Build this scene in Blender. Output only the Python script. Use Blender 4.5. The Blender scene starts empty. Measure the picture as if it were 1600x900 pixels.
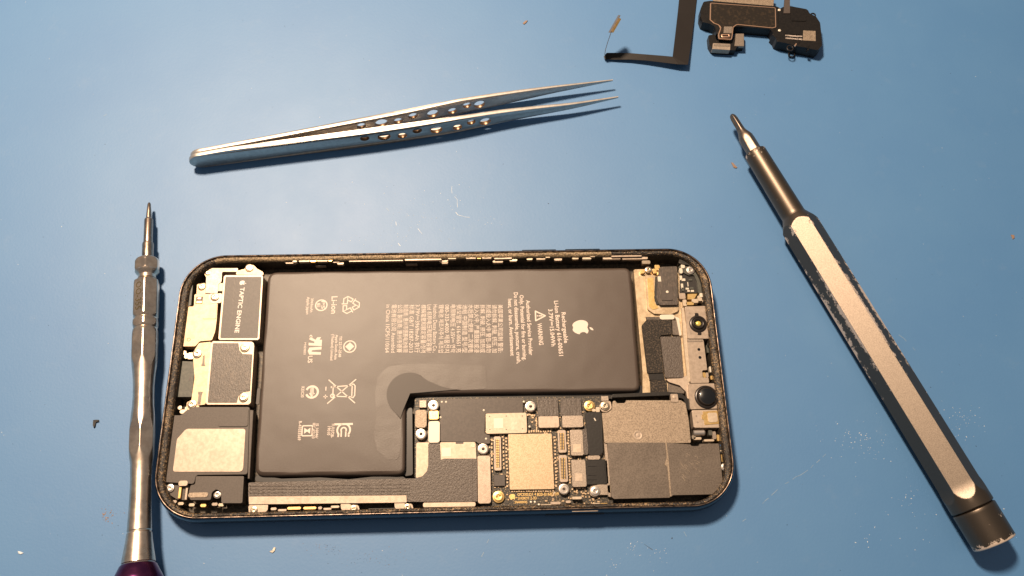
import bpy, bmesh, math, random
from mathutils import Vector, Matrix, Euler
random.seed(7)
S = bpy.context.scene
S.unit_settings.system = 'METRIC'
S.unit_settings.scale_length = 0.01          # one unit is one centimetre
COL = S.collection

# ------------------------------------------------------------------ camera
CAM_LOC = Vector((1.18, -6.81, 23.68))
CAM_ROT = Euler((math.radians(22.36), math.radians(-1.16), math.radians(-1.50)), 'XYZ')
FPX = 1313.0                                  # focal length in pixels of a 1600 wide picture
cam = bpy.data.cameras.new('camera')
cam.sensor_width = 36.0
cam.lens = 36.0 * FPX / 1600.0
cam.clip_start = 0.5
cam.clip_end = 600.0
cam_ob = bpy.data.objects.new('camera', cam)
cam_ob.location = CAM_LOC
cam_ob.rotation_euler = CAM_ROT
COL.objects.link(cam_ob)
S.camera = cam_ob

# ------------------------------------------------------------------ room light
world = bpy.data.worlds.new('World')
S.world = world
world.use_nodes = True
bg = world.node_tree.nodes['Background']
bg.inputs[0].default_value = (1.0, 0.93, 0.86, 1)
bg.inputs[1].default_value = 0.18

LAMP = Vector((-15.4, 29.4, 60.0))
ld = bpy.data.lights.new('bench_lamp', 'AREA')
ld.shape = 'DISK'
ld.size = 9.2
ld.energy = 90000
ld.color = (1.0, 0.76, 0.54)
lo = bpy.data.objects.new('bench_lamp', ld)
lo.location = LAMP
lo.rotation_euler = (Vector((-1.0, 1.5, 0)) - LAMP).to_track_quat('-Z', 'Y').to_euler()
COL.objects.link(lo)

S.view_settings.view_transform = 'Standard'
S.view_settings.look = 'None'
S.view_settings.exposure = 0.0
S.view_settings.gamma = 1.0
S.view_settings.use_curve_mapping = False
S.render.engine = 'CYCLES'
S.cycles.use_denoising = True
S.cycles.max_bounces = 6

# ------------------------------------------------------------------ pixel <-> place on the bench
RM = CAM_ROT.to_matrix()

def P(u, v, z=0.0):
    """the point of height z that the photograph shows at pixel (u, v)"""
    d = RM @ Vector(((u - 800) / FPX, -(v - 450) / FPX, -1.0))
    return CAM_LOC + d * ((z - CAM_LOC.z) / d.z)

def pix(p):
    d = RM.transposed() @ (Vector(p) - CAM_LOC)
    return 800 + FPX * d.x / -d.z, 450 - FPX * d.y / -d.z

def pxcm(p):
    d = RM.transposed() @ (Vector(p) - CAM_LOC)
    return FPX / -d.z

def W(pts, z):
    return [P(u, v, z).xy.to_tuple() for u, v in pts]

def box_px(u0, v0, u1, v1, z):
    """an upright rectangle squared to the phone from its pixel extent"""
    um, vm = (u0 + u1) / 2, (v0 + v1) / 2
    xa, xb = P(u0, vm, z).x, P(u1, vm, z).x
    ya, yb = P(um, v1, z).y, P(um, v0, z).y
    return [(xa, yb), (xa, ya), (xb, ya), (xb, yb)]

# ------------------------------------------------------------------ materials
MATS = {}

def material(name, col, rough=0.5, metal=0.0, col2=None, scale=30.0, lo=0.4, hi=0.6, detail=4.0, bump=0.0, bscale=None,
             spec=0.5, coat=0.0, rvar=0.0, stretch=None, patch=None, wrinkle=None):
    m = bpy.data.materials.new(name)
    m.use_nodes = True
    nt = m.node_tree
    b = nt.nodes['Principled BSDF']
    b.inputs['Base Color'].default_value = (*col, 1)
    b.inputs['Roughness'].default_value = rough
    b.inputs['Metallic'].default_value = metal
    b.inputs['Specular IOR Level'].default_value = spec
    if coat:
        b.inputs['Coat Weight'].default_value = coat
        b.inputs['Coat Roughness'].default_value = 0.25
    tc = nt.nodes.new('ShaderNodeTexCoord')
    src = tc.outputs['Object']
    if stretch:
        mp = nt.nodes.new('ShaderNodeMapping')
        mp.inputs['Scale'].default_value = stretch
        nt.links.new(src, mp.inputs[0])
        src = mp.outputs[0]

    def noise(s):
        n = nt.nodes.new('ShaderNodeTexNoise')
        n.inputs['Scale'].default_value = s
        n.inputs['Detail'].default_value = detail
        n.inputs['Roughness'].default_value = 0.65
        nt.links.new(src, n.inputs['Vector'])
        return n
    if col2 is not None:
        n = noise(scale)
        r = nt.nodes.new('ShaderNodeValToRGB')
        r.color_ramp.elements[0].position = lo
        r.color_ramp.elements[1].position = hi
        r.color_ramp.elements[0].color = (*col, 1)
        r.color_ramp.elements[1].color = (*col2, 1)
        fac = n.outputs['Fac']
        if patch:                                 # (scale, amount): worn and intact stretches
            n2 = noise(patch[0])
            m1 = nt.nodes.new('ShaderNodeMath'); m1.operation = 'MULTIPLY_ADD'
            m1.inputs[1].default_value = patch[1]; m1.inputs[2].default_value = -patch[1] * 0.5
            nt.links.new(n2.outputs['Fac'], m1.inputs[0])
            m2 = nt.nodes.new('ShaderNodeMath'); nt.links.new(fac, m2.inputs[0]); nt.links.new(m1.outputs[0], m2.inputs[1])
            fac = m2.outputs[0]
        nt.links.new(fac, r.inputs[0])
        nt.links.new(r.outputs[0], b.inputs['Base Color'])
    if rvar:
        n = noise(scale * 0.35)
        mr = nt.nodes.new('ShaderNodeMapRange')
        mr.inputs[1].default_value = 0.3
        mr.inputs[2].default_value = 0.7
        mr.inputs[3].default_value = max(0.05, rough - rvar)
        mr.inputs[4].default_value = min(1, rough + rvar)
        nt.links.new(n.outputs['Fac'], mr.inputs[0])
        nt.links.new(mr.outputs[0], b.inputs['Roughness'])
    if bump:
        n = noise(bscale or scale)
        bp = nt.nodes.new('ShaderNodeBump')
        bp.inputs['Strength'].default_value = 1.0
        bp.inputs['Distance'].default_value = bump
        nt.links.new(n.outputs['Fac'], bp.inputs['Height'])
        nt.links.new(bp.outputs[0], b.inputs['Normal'])
        if wrinkle:                               # (scale, distance)
            bw = nt.nodes.new('ShaderNodeBump'); bw.inputs['Distance'].default_value = wrinkle[1]
            nw = noise(wrinkle[0]); nw.inputs['Detail'].default_value = 2
            nt.links.new(nw.outputs['Fac'], bw.inputs['Height']); nt.links.new(bw.outputs[0], bp.inputs['Normal'])
    MATS[name] = m
    return m

material('frame_metal', (0.045, 0.055, 0.07), 0.22, 0.9, rvar=0.06, scale=20)
material('rim_edge', (0.26, 0.19, 0.15), 0.32, 0.9, (0.05, 0.04, 0.035), scale=5)
material('gasket', (0.014, 0.010, 0.008), 0.40, 0.0, (0.42, 0.28, 0.15), scale=24, lo=0.52, hi=0.70, detail=7, bump=0.022, bscale=30, patch=(1.1, 0.5))
material('gasket_worn', (0.10, 0.072, 0.042), 0.42, 0.0, (0.50, 0.36, 0.21), scale=26, lo=0.40, hi=0.62, detail=7, bump=0.022, bscale=30, patch=(0.9, 0.25))
material('inner_wall', (0.012, 0.011, 0.010), 0.5, 0.1, (0.05, 0.04, 0.03), scale=8)
material('floor', (0.03, 0.025, 0.02), 0.5, 0.2, (0.10, 0.075, 0.05), scale=10)
material('brass_floor', (0.54, 0.42, 0.28), 0.46, 0.55, (0.40, 0.30, 0.19), scale=5, bump=0.003, bscale=40)
material('pouch', (0.066, 0.047, 0.037), 0.45, 0.0, (0.078, 0.056, 0.044), scale=30, lo=0.35, hi=0.65, bump=0.0035, bscale=55, spec=0.6, wrinkle=(0.55, 0.022))
material('pouch_film', (0.068, 0.0485, 0.038), 0.44, 0.0, (0.080, 0.0575, 0.045), scale=28, bump=0.004, bscale=45, spec=0.6, wrinkle=(0.8, 0.022))
material('pouch_tab', (0.053, 0.039, 0.031), 0.50, 0.0, bump=0.002, bscale=40, spec=0.45)
material('pouch_fold', (0.020, 0.016, 0.014), 0.35)
material('print', (0.74, 0.62, 0.54), 0.6)
material('print_white', (0.80, 0.74, 0.68), 0.6)
material('plate', (0.43, 0.345, 0.275), 0.48, 0.6, (0.36, 0.285, 0.225), scale=10, bump=0.002, bscale=45, rvar=0.05)
material('plate_bright', (0.51, 0.41, 0.325), 0.48, 0.55, (0.44, 0.35, 0.27), scale=10, bump=0.002, bscale=45)
material('plate_warm', (0.50, 0.375, 0.25), 0.48, 0.55, (0.43, 0.315, 0.20), scale=9, bump=0.002, bscale=45)
material('plate_grey', (0.34, 0.28, 0.23), 0.45, 0.7, (0.26, 0.21, 0.17), scale=30, bump=0.004, bscale=60)
material('shield_tan', (0.375, 0.294, 0.219), 0.52, 0.45, (0.213, 0.163, 0.119), scale=32, lo=0.42, hi=0.6, detail=5, bump=0.004, bscale=40)
material('shield_brown', (0.165, 0.134, 0.110), 0.48, 0.4, (0.108, 0.086, 0.070), scale=26, lo=0.42, hi=0.62, detail=6, bump=0.003, bscale=40, wrinkle=(1.2, 0.016), patch=(1.3, 0.25))
material('cream', (0.56, 0.46, 0.35), 0.48, 0.25, (0.48, 0.385, 0.285), scale=12)
material('cream_white', (0.650, 0.578, 0.477), 0.5, 0.2)
material('gold', (0.86, 0.60, 0.26), 0.36, 0.9, (0.74, 0.48, 0.18), scale=16)
material('gold_chip', (0.56, 0.42, 0.28), 0.48, 0.5, (0.40, 0.28, 0.17), scale=36, lo=0.42, hi=0.62, detail=5, bump=0.002, bscale=50)
material('copper', (0.86, 0.55, 0.38), 0.34, 0.9)
material('screw_metal', (0.66, 0.55, 0.42), 0.32, 0.9, (0.52, 0.42, 0.31), scale=20)
material('post_metal', (0.62, 0.56, 0.51), 0.34, 0.8)
material('label_black', (0.060, 0.045, 0.037), 0.48, 0.0, (0.078, 0.059, 0.048), scale=14, bump=0.003, bscale=30)
material('label_worn', (0.060, 0.046, 0.037), 0.42, 0.1, (0.125, 0.093, 0.071), scale=9, lo=0.45, hi=0.75, bump=0.006, bscale=18, stretch=(2.2, 1, 1))
material('black_plastic', (0.016, 0.014, 0.013), 0.42, 0.0, (0.026, 0.022, 0.019), scale=20, bump=0.002, bscale=50)
material('speaker_plastic', (0.068, 0.051, 0.041), 0.52, 0.0, (0.088, 0.067, 0.054), scale=25, bump=0.003, bscale=60)
material('shield_dark', (0.055, 0.041, 0.033), 0.46, 0.1, (0.072, 0.054, 0.044), scale=14, bump=0.002, bscale=50)
material('flex', (0.068, 0.052, 0.043), 0.40, 0.1, (0.100, 0.077, 0.062), scale=20, bump=0.012, bscale=24)
material('flex_black', (0.020, 0.017, 0.015), 0.33, 0.0, bump=0.003, bscale=14)
material('foam', (0.018, 0.014, 0.011), 0.8, 0.0, (0.16, 0.115, 0.078), scale=26, lo=0.5, hi=0.72, detail=6, bump=0.02, bscale=30)
material('green_block', (0.055, 0.056, 0.046), 0.5, 0.1, (0.085, 0.082, 0.066), scale=12, bump=0.002)
material('board', (0.020, 0.016, 0.012), 0.45, 0.1, (0.34, 0.25, 0.14), scale=24, lo=0.54, hi=0.66, detail=6, bump=0.008, bscale=30)
material('chip_dark', (0.060, 0.046, 0.040), 0.5, 0.0, (0.085, 0.066, 0.056), scale=30, bump=0.002)
material('lens_glass', (0.004, 0.004, 0.005), 0.06, 0.0, spec=0.7, coat=0.6)
material('lens_ring', (0.030, 0.024, 0.022), 0.30, 0.4)
material('amber_glass', (0.75, 0.62, 0.15), 0.25, 0.3)
material('blue_part', (0.03, 0.10, 0.25), 0.3)
material('steel', (0.60, 0.56, 0.52), 0.42, 0.82, (0.52, 0.48, 0.445), scale=8, rvar=0.04, bump=0.0012, bscale=60)
material('chrome', (0.84, 0.70, 0.58), 0.31, 1.0, (0.72, 0.58, 0.47), scale=5, rvar=0.06)
material('bit_steel', (0.50, 0.40, 0.33), 0.30, 1.0, (0.38, 0.29, 0.23), scale=9, rvar=0.06)
material('hex_tip', (0.26, 0.21, 0.17), 0.42, 1.0, (0.20, 0.16, 0.13), scale=12)
material('violet', (0.075, 0.018, 0.07), 0.24, 0.9, (0.12, 0.03, 0.09), scale=3)
material('engraving', (0.10, 0.075, 0.03), 0.6, 0.3)
material('ear_black', (0.007, 0.006, 0.006), 0.42, 0.0, (0.012, 0.010, 0.009), scale=14, bump=0.002, bscale=40, spec=0.3)
material('ear_panel', (0.022, 0.017, 0.013), 0.33, 0.2, (0.075, 0.050, 0.030), scale=9, lo=0.5, hi=0.8, bump=0.004, bscale=16)
material('tape', (0.012, 0.009, 0.008), 0.48, 0.0, bump=0.002, bscale=20, spec=0.35)
material('crumb_dark', (0.015, 0.012, 0.012), 0.6)
material('hole_wall', (0.26, 0.17, 0.11), 0.42, 0.9)
material('crumb_white', (0.56, 0.61, 0.66), 0.5)
material('crumb_brown', (0.26, 0.17, 0.12), 0.6)
material('scuff', (0.21, 0.31, 0.44), 0.5)
material('scuff_light', (0.50, 0.55, 0.60), 0.5)
material('scuff_dark', (0.05, 0.08, 0.12), 0.6)

# screwdriver lacquer that wears through to bare aluminium where the 'wear' attribute says the tool is handled
def worn_lacquer(name, col, metal, rough, bare, flat_col, flat_rough):
    m = material(name, col, rough, metal)
    nt = m.node_tree
    b = nt.nodes['Principled BSDF']
    tc = nt.nodes.new('ShaderNodeTexCoord')
    at = nt.nodes.new('ShaderNodeAttribute'); at.attribute_name = 'wear'
    n = nt.nodes.new('ShaderNodeTexNoise'); n.inputs['Scale'].default_value = 6.5; n.inputs['Detail'].default_value = 7; n.inputs['Roughness'].default_value = 0.7
    nt.links.new(tc.outputs['Object'], n.inputs['Vector'])
    ad = nt.nodes.new('ShaderNodeMath'); ad.operation = 'ADD'
    nt.links.new(at.outputs['Fac'], ad.inputs[0]); nt.links.new(n.outputs['Fac'], ad.inputs[1])
    mr = nt.nodes.new('ShaderNodeMapRange')
    mr.inputs[1].default_value = 0.985; mr.inputs[2].default_value = 1.03
    nt.links.new(ad.outputs[0], mr.inputs[0])
    mx = nt.nodes.new('ShaderNodeMix'); mx.data_type = 'RGBA'
    mx.inputs[7].default_value = (*bare, 1)
    # the upper flat and its opposite are lighter and rougher than the other sides
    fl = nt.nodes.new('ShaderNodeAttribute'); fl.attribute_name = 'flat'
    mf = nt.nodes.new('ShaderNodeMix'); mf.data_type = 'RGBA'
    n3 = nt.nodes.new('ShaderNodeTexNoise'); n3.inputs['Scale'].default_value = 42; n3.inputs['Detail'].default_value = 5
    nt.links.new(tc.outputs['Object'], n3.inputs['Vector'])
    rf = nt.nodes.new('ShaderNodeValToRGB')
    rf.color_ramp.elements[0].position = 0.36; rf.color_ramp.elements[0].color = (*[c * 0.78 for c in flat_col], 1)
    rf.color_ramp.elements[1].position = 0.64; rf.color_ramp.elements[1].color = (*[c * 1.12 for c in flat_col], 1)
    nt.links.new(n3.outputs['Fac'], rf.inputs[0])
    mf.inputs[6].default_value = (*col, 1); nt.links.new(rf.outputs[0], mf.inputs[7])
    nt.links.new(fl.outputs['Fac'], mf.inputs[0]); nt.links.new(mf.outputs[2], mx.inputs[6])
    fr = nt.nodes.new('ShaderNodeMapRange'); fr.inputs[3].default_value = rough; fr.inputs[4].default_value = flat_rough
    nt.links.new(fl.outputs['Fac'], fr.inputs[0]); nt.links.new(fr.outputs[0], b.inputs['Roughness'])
    nt.links.new(mr.outputs[0], mx.inputs[0]); nt.links.new(mx.outputs[2], b.inputs['Base Color'])
    mm = nt.nodes.new('ShaderNodeMapRange'); mm.inputs[3].default_value = metal; mm.inputs[4].default_value = 0.25
    nt.links.new(mr.outputs[0], mm.inputs[0]); nt.links.new(mm.outputs[0], b.inputs['Metallic'])
    bp = nt.nodes.new('ShaderNodeBump'); bp.inputs['Distance'].default_value = 0.006; bp.invert = True
    nt.links.new(mr.outputs[0], bp.inputs['Height'])
    n2 = nt.nodes.new('ShaderNodeTexNoise'); n2.inputs['Scale'].default_value = 70
    nt.links.new(tc.outputs['Object'], n2.inputs['Vector'])
    bp2 = nt.nodes.new('ShaderNodeBump'); bp2.inputs['Distance'].default_value = 0.0016
    nt.links.new(n2.outputs['Fac'], bp2.inputs['Height']); nt.links.new(bp.outputs[0], bp2.inputs['Normal'])
    nt.links.new(bp2.outputs[0], b.inputs['Normal'])
    return m

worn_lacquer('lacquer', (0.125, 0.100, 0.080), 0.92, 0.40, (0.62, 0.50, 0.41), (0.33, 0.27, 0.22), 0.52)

# the blue silicone bench mat
def mat_material():
    m = bpy.data.materials.new('blue_silicone'); m.use_nodes = True
    nt = m.node_tree; b = nt.nodes['Principled BSDF']
    tc = nt.nodes.new('ShaderNodeTexCoord')

    def noise(s, d, r=0.6):
        n = nt.nodes.new('ShaderNodeTexNoise'); n.inputs['Scale'].default_value = s
        n.inputs['Detail'].default_value = d; n.inputs['Roughness'].default_value = r
        nt.links.new(tc.outputs['Object'], n.inputs['Vector']); return n
    n1 = noise(0.22, 5)
    r1 = nt.nodes.new('ShaderNodeValToRGB')
    r1.color_ramp.elements[0].position = 0.3; r1.color_ramp.elements[0].color = (0.062, 0.184, 0.398, 1)
    r1.color_ramp.elements[1].position = 0.72; r1.color_ramp.elements[1].color = (0.074, 0.203, 0.415, 1)
    nt.links.new(n1.outputs['Fac'], r1.inputs[0])
    n2 = noise(1.3, 8, 0.7)
    r2 = nt.nodes.new('ShaderNodeValToRGB')
    r2.color_ramp.elements[0].position = 0.58; r2.color_ramp.elements[0].color = (0, 0, 0, 1)
    r2.color_ramp.elements[1].position = 0.80; r2.color_ramp.elements[1].color = (0.30, 0.30, 0.30, 1)
    nt.links.new(n2.outputs['Fac'], r2.inputs[0])
    mx = nt.nodes.new('ShaderNodeMix'); mx.data_type = 'RGBA'
    nt.links.new(r2.outputs[0], mx.inputs[0]); nt.links.new(r1.outputs[0], mx.inputs[6])
    mx.inputs[7].default_value = (0.135, 0.240, 0.41, 1)
    nt.links.new(mx.outputs[2], b.inputs['Base Color'])
    mr = nt.nodes.new('ShaderNodeMapRange')
    mr.inputs[1].default_value = 0.3; mr.inputs[2].default_value = 0.7; mr.inputs[3].default_value = 0.52; mr.inputs[4].default_value = 0.55
    nt.links.new(noise(0.5, 6).outputs['Fac'], mr.inputs[0]); nt.links.new(mr.outputs[0], b.inputs['Roughness'])
    b.inputs['Specular IOR Level'].default_value = 0.85
    bp = nt.nodes.new('ShaderNodeBump'); bp.inputs['Distance'].default_value = 0.0022
    nt.links.new(noise(14, 6).outputs['Fac'], bp.inputs['Height'])
    bp2 = nt.nodes.new('ShaderNodeBump'); bp2.inputs['Distance'].default_value = 0.02; bp2.inputs['Strength'].default_value = 0.12
    nt.links.new(noise(0.8, 3).outputs['Fac'], bp2.inputs['Height']); nt.links.new(bp2.outputs[0], bp.inputs['Normal'])
    nt.links.new(bp.outputs[0], b.inputs['Normal'])
    MATS['blue_silicone'] = m
mat_material()

# ------------------------------------------------------------------ mesh helpers
ORG = {}                                       # object name -> origin in the world

def link(name, me, mat, parent=None, smooth=None):
    """link a mesh given in world coordinates, its origin moved to its own foot"""
    if me.vertices:
        xs = [v.co.x for v in me.vertices]; ys = [v.co.y for v in me.vertices]; zs = [v.co.z for v in me.vertices]
        c = Vector(((min(xs) + max(xs)) / 2, (min(ys) + max(ys)) / 2, min(zs)))
    else:
        c = Vector()
    me.transform(Matrix.Translation(-c))
    o = bpy.data.objects.new(name, me)
    COL.objects.link(o)
    if mat:
        me.materials.append(MATS[mat])
    if parent:
        o.parent = parent
        o.location = c - ORG[parent.name]
    else:
        o.location = c
    ORG[o.name] = c
    if smooth is not None:
        me.polygons.foreach_set('use_smooth', [True] * len(me.polygons))
        me.set_sharp_from_angle(angle=math.radians(smooth))
    return o

def from_bm(name, bm, mat, parent=None, smooth=None):
    bmesh.ops.recalc_face_normals(bm, faces=bm.faces)
    me = bpy.data.meshes.new(name); bm.to_mesh(me); bm.free()
    return link(name, me, mat, parent, smooth)

def empty(name, loc):
    o = bpy.data.objects.new(name, None); o.empty_display_size = 0.5
    COL.objects.link(o); o.location = loc; ORG[o.name] = Vector(loc); return o

def tag(o, label, cat, group=None, kind=None):
    o['label'] = label
    if cat: o['category'] = cat
    if group: o['group'] = group
    if kind: o['kind'] = kind
    return o

def area(p):
    return sum(p[i][0] * p[(i + 1) % len(p)][1] - p[(i + 1) % len(p)][0] * p[i][1] for i in range(len(p))) / 2

def rounded(pts, r, n=4):
    """2D outline with its corners rounded; r one radius or one per corner"""
    out = []; k = len(pts)
    for i in range(k):
        ri = r[i] if isinstance(r, (list, tuple)) else r
        a, b, c = Vector(pts[i - 1]), Vector(pts[i]), Vector(pts[(i + 1) % k])
        d1, d2 = (a - b), (c - b)
        l1, l2 = d1.length, d2.length
        if ri <= 0 or l1 < 1e-6 or l2 < 1e-6:
            out.append(b.to_tuple()); continue
        d1 /= l1; d2 /= l2
        ang = math.acos(max(-1, min(1, d1.dot(d2))))
        if ang > 3.05:
            out.append(b.to_tuple()); continue
        t = min(ri / math.tan(ang / 2), l1 * 0.48, l2 * 0.48)
        p1, p2 = b + d1 * t, b + d2 * t
        for j in range(n + 1):
            f = j / n
            q = (p1 * (1 - f) + b * f) * (1 - f) + (b * (1 - f) + p2 * f) * f
            out.append(q.to_tuple())
    return out

def inset(pts, d):
    """2D outline moved inwards by d"""
    k = len(pts); s = 1 if area(pts) > 0 else -1; out = []
    for i in range(k):
        a, b, c = Vector(pts[i - 1]), Vector(pts[i]), Vector(pts[(i + 1) % k])
        e1 = (b - a); e2 = (c - b)
        e1 = e1.normalized() if e1.length > 1e-9 else Vector((1, 0)); e2 = e2.normalized() if e2.length > 1e-9 else e1
        n1 = Vector((-e1.y, e1.x)) * s; n2 = Vector((-e2.y, e2.x)) * s
        nn = n1 + n2
        nn = nn.normalized() if nn.length > 1e-6 else n1
        q = max(0.4, nn.dot(n1))
        out.append((b + nn * (d / q)).to_tuple())
    return out

def add_prism(bm, pts, z0, z1, bev=0.008, seg=1):
    if area(pts) < 0: pts = pts[::-1]
    zt = z1 if isinstance(z1, (list, tuple)) else [z1] * len(pts)
    zb = z0 if isinstance(z0, (list, tuple)) else [z0] * len(pts)
    vt = [bm.verts.new((p[0], p[1], z)) for p, z in zip(pts, zt)]
    vb = [bm.verts.new((p[0], p[1], z)) for p, z in zip(pts, zb)]
    top = bm.faces.new(vt); bm.faces.new(vb[::-1]); k = len(pts)
    for i in range(k):
        bm.faces.new((vt[i], vb[i], vb[(i + 1) % k], vt[(i + 1) % k]))
    if bev > 0:
        bmesh.ops.bevel(bm, geom=list(top.edges), offset=bev, segments=seg, affect='EDGES', clamp_overlap=True, profile=0.6)

def prism(name, pts, z0, z1, mat, parent, bev=0.008, seg=1, r=0.0, smooth=None):
    if r: pts = rounded(pts, r)
    bm = bmesh.new(); add_prism(bm, pts, z0, z1, bev, seg)
    return from_bm(name, bm, mat, parent, smooth)

def poly(name, px, z0, z1, mat, parent, bev=0.008, seg=1, r=0.0):
    return prism(name, W(px, z1), z0, z1, mat, parent, bev, seg, r)

def rect(name, u0, v0, u1, v1, z0, z1, mat, parent, bev=0.008, seg=1, r=0.0):
    return prism(name, box_px(u0, v0, u1, v1, z1), z0, z1, mat, parent, bev, seg, r)

def add_lathe(bm, c, prof, n=24):
    rings = []
    for r, z in prof:
        if r < 1e-5:
            rings.append([bm.verts.new((c[0], c[1], z))])
        else:
            rings.append([bm.verts.new((c[0] + r * math.cos(2 * math.pi * i / n), c[1] + r * math.sin(2 * math.pi * i / n), z)) for i in range(n)])
    for a, b in zip(rings, rings[1:]):
        for i in range(n):
            j = (i + 1) % n
            if len(a) == 1 and len(b) == 1: continue
            if len(a) == 1: bm.faces.new((a[0], b[i], b[j]))
            elif len(b) == 1: bm.faces.new((a[i], b[0], a[j]))
            else: bm.faces.new((a[i], b[i], b[j], a[j]))

def lathe(name, u, v, zref, prof, mat, parent, n=24, smooth=40):
    c = P(u, v, zref)
    bm = bmesh.new(); add_lathe(bm, c, prof, n)
    return from_bm(name, bm, mat, parent, smooth)

_plates = {}
TMP = bpy.data.scenes.new('drawing_board')      # curves are turned into meshes here, away from the scene; removed at the end

def curve_mesh(cu):
    o = bpy.data.objects.new('curve', cu); TMP.collection.objects.link(o)
    TMP.view_layers[0].update(); dg = TMP.view_layers[0].depsgraph
    me = bpy.data.meshes.new_from_object(o.evaluated_get(dg))
    bpy.data.objects.remove(o); bpy.data.curves.remove(cu)
    return me

def plate_mesh(outline, holes, thick, bev, key=None):
    """flat plate with holes and softened edges, x/y in the outline plane, z through its thickness, centred"""
    if key and key in _plates: return _plates[key].copy()
    cu = bpy.data.curves.new('plate', 'CURVE'); cu.dimensions = '2D'; cu.fill_mode = 'BOTH'
    for pts in [outline] + holes:
        sp = cu.splines.new('POLY'); sp.points.add(len(pts) - 1)
        for q, p in zip(sp.points, pts): q.co = (p[0], p[1], 0, 1)
        sp.use_cyclic_u = True
    cu.extrude = max(0.0, thick / 2 - bev); cu.bevel_depth = bev; cu.bevel_resolution = 1; cu.offset = -bev
    me = curve_mesh(cu)
    me.materials.clear()
    bm = bmesh.new(); bm.from_mesh(me)
    bmesh.ops.remove_doubles(bm, verts=bm.verts, dist=1e-5)
    bm.to_mesh(me); bm.free()
    if key: _plates[key] = me.copy()
    return me

def circle(cx, cy, r, n=20):
    return [(cx + r * math.cos(2 * math.pi * i / n), cy + r * math.sin(2 * math.pi * i / n)) for i in range(n)]

def cross_pts(s, w, rot):
    p = [(w, w), (w, s), (-w, s), (-w, w), (-s, w), (-s, -w), (-w, -w), (-w, -s), (w, -s), (w, -w), (s, -w), (s, w)]
    c, q = math.cos(rot), math.sin(rot)
    return [(x * c - y * q, x * q + y * c) for x, y in p]

_screw_n = [0]

def screw(u, v, z, wpx, parent, mat='screw_metal', washer=True):
    """pan head screw with a cross recess, head bottom at z"""
    c = P(u, v, z)
    r = wpx / pxcm(c)
    _screw_n[0] += 1
    rot = (_screw_n[0] * 0.77) % 1.5
    bm = bmesh.new()
    add_lathe(bm, c, [(r, z - 0.02), (r, z + 0.018), (r * 0.93, z + 0.030), (r * 0.74, z + 0.034), (r * 0.72, z + 0.020), (0, z + 0.018)], 22)
    me = plate_mesh(circle(0, 0, r * 0.72, 18), [cross_pts(r * 0.40, r * 0.11, rot)], 0.034, 0.006)
    me.transform(Matrix.Translation((c.x, c.y, z + 0.034)))
    bm.from_mesh(me); bpy.data.meshes.remove(me)
    return from_bm('screw', bm, mat, parent, 35)

def post(u, v, z, wpx, parent, mat='post_metal'):
    c = P(u, v, z); r = wpx / pxcm(c)
    return lathe('screw_post', u, v, z, [(r, z - 0.18), (r, z + 0.02), (r * 0.92, z + 0.045), (r * 0.72, z + 0.05), (r * 0.66, z + 0.03), (r * 0.5, z + 0.03), (r * 0.45, z + 0.045), (r * 0.30, z + 0.045), (r * 0.26, z - 0.08), (0, z - 0.08)], mat, parent, 26)

# text and drawn marks -------------------------------------------------
def glyphs(body, bold=0.0):
    cu = bpy.data.curves.new('t', 'FONT'); cu.body = body; cu.resolution_u = 2; cu.fill_mode = 'FRONT'; cu.offset = bold
    return curve_mesh(cu)

def add_line(bm, body, a, b, h, z, bold=0.012, lift=None):
    """set body along the line from point a to point b (world), letters h high and centred on the line"""
    me = glyphs(body, bold)
    if not me.vertices: return
    x0 = min(v.co.x for v in me.vertices); x1 = max(v.co.x for v in me.vertices)
    a = Vector(a); b = Vector(b); d = (b - a).xy; L = d.length; d = d / L; nrm = Vector((-d.y, d.x))
    base = len(bm.verts); vs = []
    for v in me.vertices:
        s = (v.co.x - x0) / (x1 - x0) * L; t = (v.co.y - 0.355) * h / 0.71
        q = a.xy + d * s + nrm * t
        vs.append(bm.verts.new((q.x, q.y, z)))
    for p in me.polygons:
        try: bm.faces.new([vs[i] for i in p.vertices])
        except ValueError: pass
    bpy.data.meshes.remove(me)

def px_line(bm, body, p0, p1, h, z, bold=0.012):
    add_line(bm, body, P(*p0, z), P(*p1, z), h, z, bold)

def add_stroke(bm, pts, w, z, closed=False):
    n = len(pts)
    for i in range(n if closed else n - 1):
        a, b = Vector(pts[i]), Vector(pts[(i + 1) % n])
        d = b - a
        if d.length < 1e-6: continue
        d.normalize(); e = d * w * 0.5; q = Vector((-d.y, d.x)) * w / 2
        vs = [bm.verts.new((*p, z + 0.00002 * i)) for p in (a - e * 0.6 - q, b + e * 0.6 - q, b + e * 0.6 + q, a - e * 0.6 + q)]
        bm.faces.new(vs)

def add_fill(bm, pts, z):
    if area(pts) < 0: pts = pts[::-1]
    f = bm.faces.new([bm.verts.new((*p, z)) for p in pts])
    f.normal_update(); bmesh.ops.triangulate(bm, faces=[f])

class Sym:
    """a mark drawn in its own upright frame and turned like the print on the battery"""
    def __init__(s, bm, u, v, size, z, rot=-math.pi / 2):
        s.bm, s.c, s.k, s.z, s.rot = bm, P(u, v, z).xy, size, z, rot
    def t(s, p):
        c, q = math.cos(s.rot), math.sin(s.rot); x, y = p[0] * s.k, p[1] * s.k
        return (s.c.x + x * c - y * q, s.c.y + x * q + y * c)
    def stroke(s, pts, w, closed=False): add_stroke(s.bm, [s.t(p) for p in pts], w * s.k, s.z, closed)
    def fill(s, pts): add_fill(s.bm, [s.t(p) for p in pts], s.z)
    def ring(s, r, w, a0=0, a1=360, n=32):
        pts = [(r * math.cos(math.radians(a0 + (a1 - a0) * i / n)), r * math.sin(math.radians(a0 + (a1 - a0) * i / n))) for i in range(n + 1)]
        s.stroke(pts, w)

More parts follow.
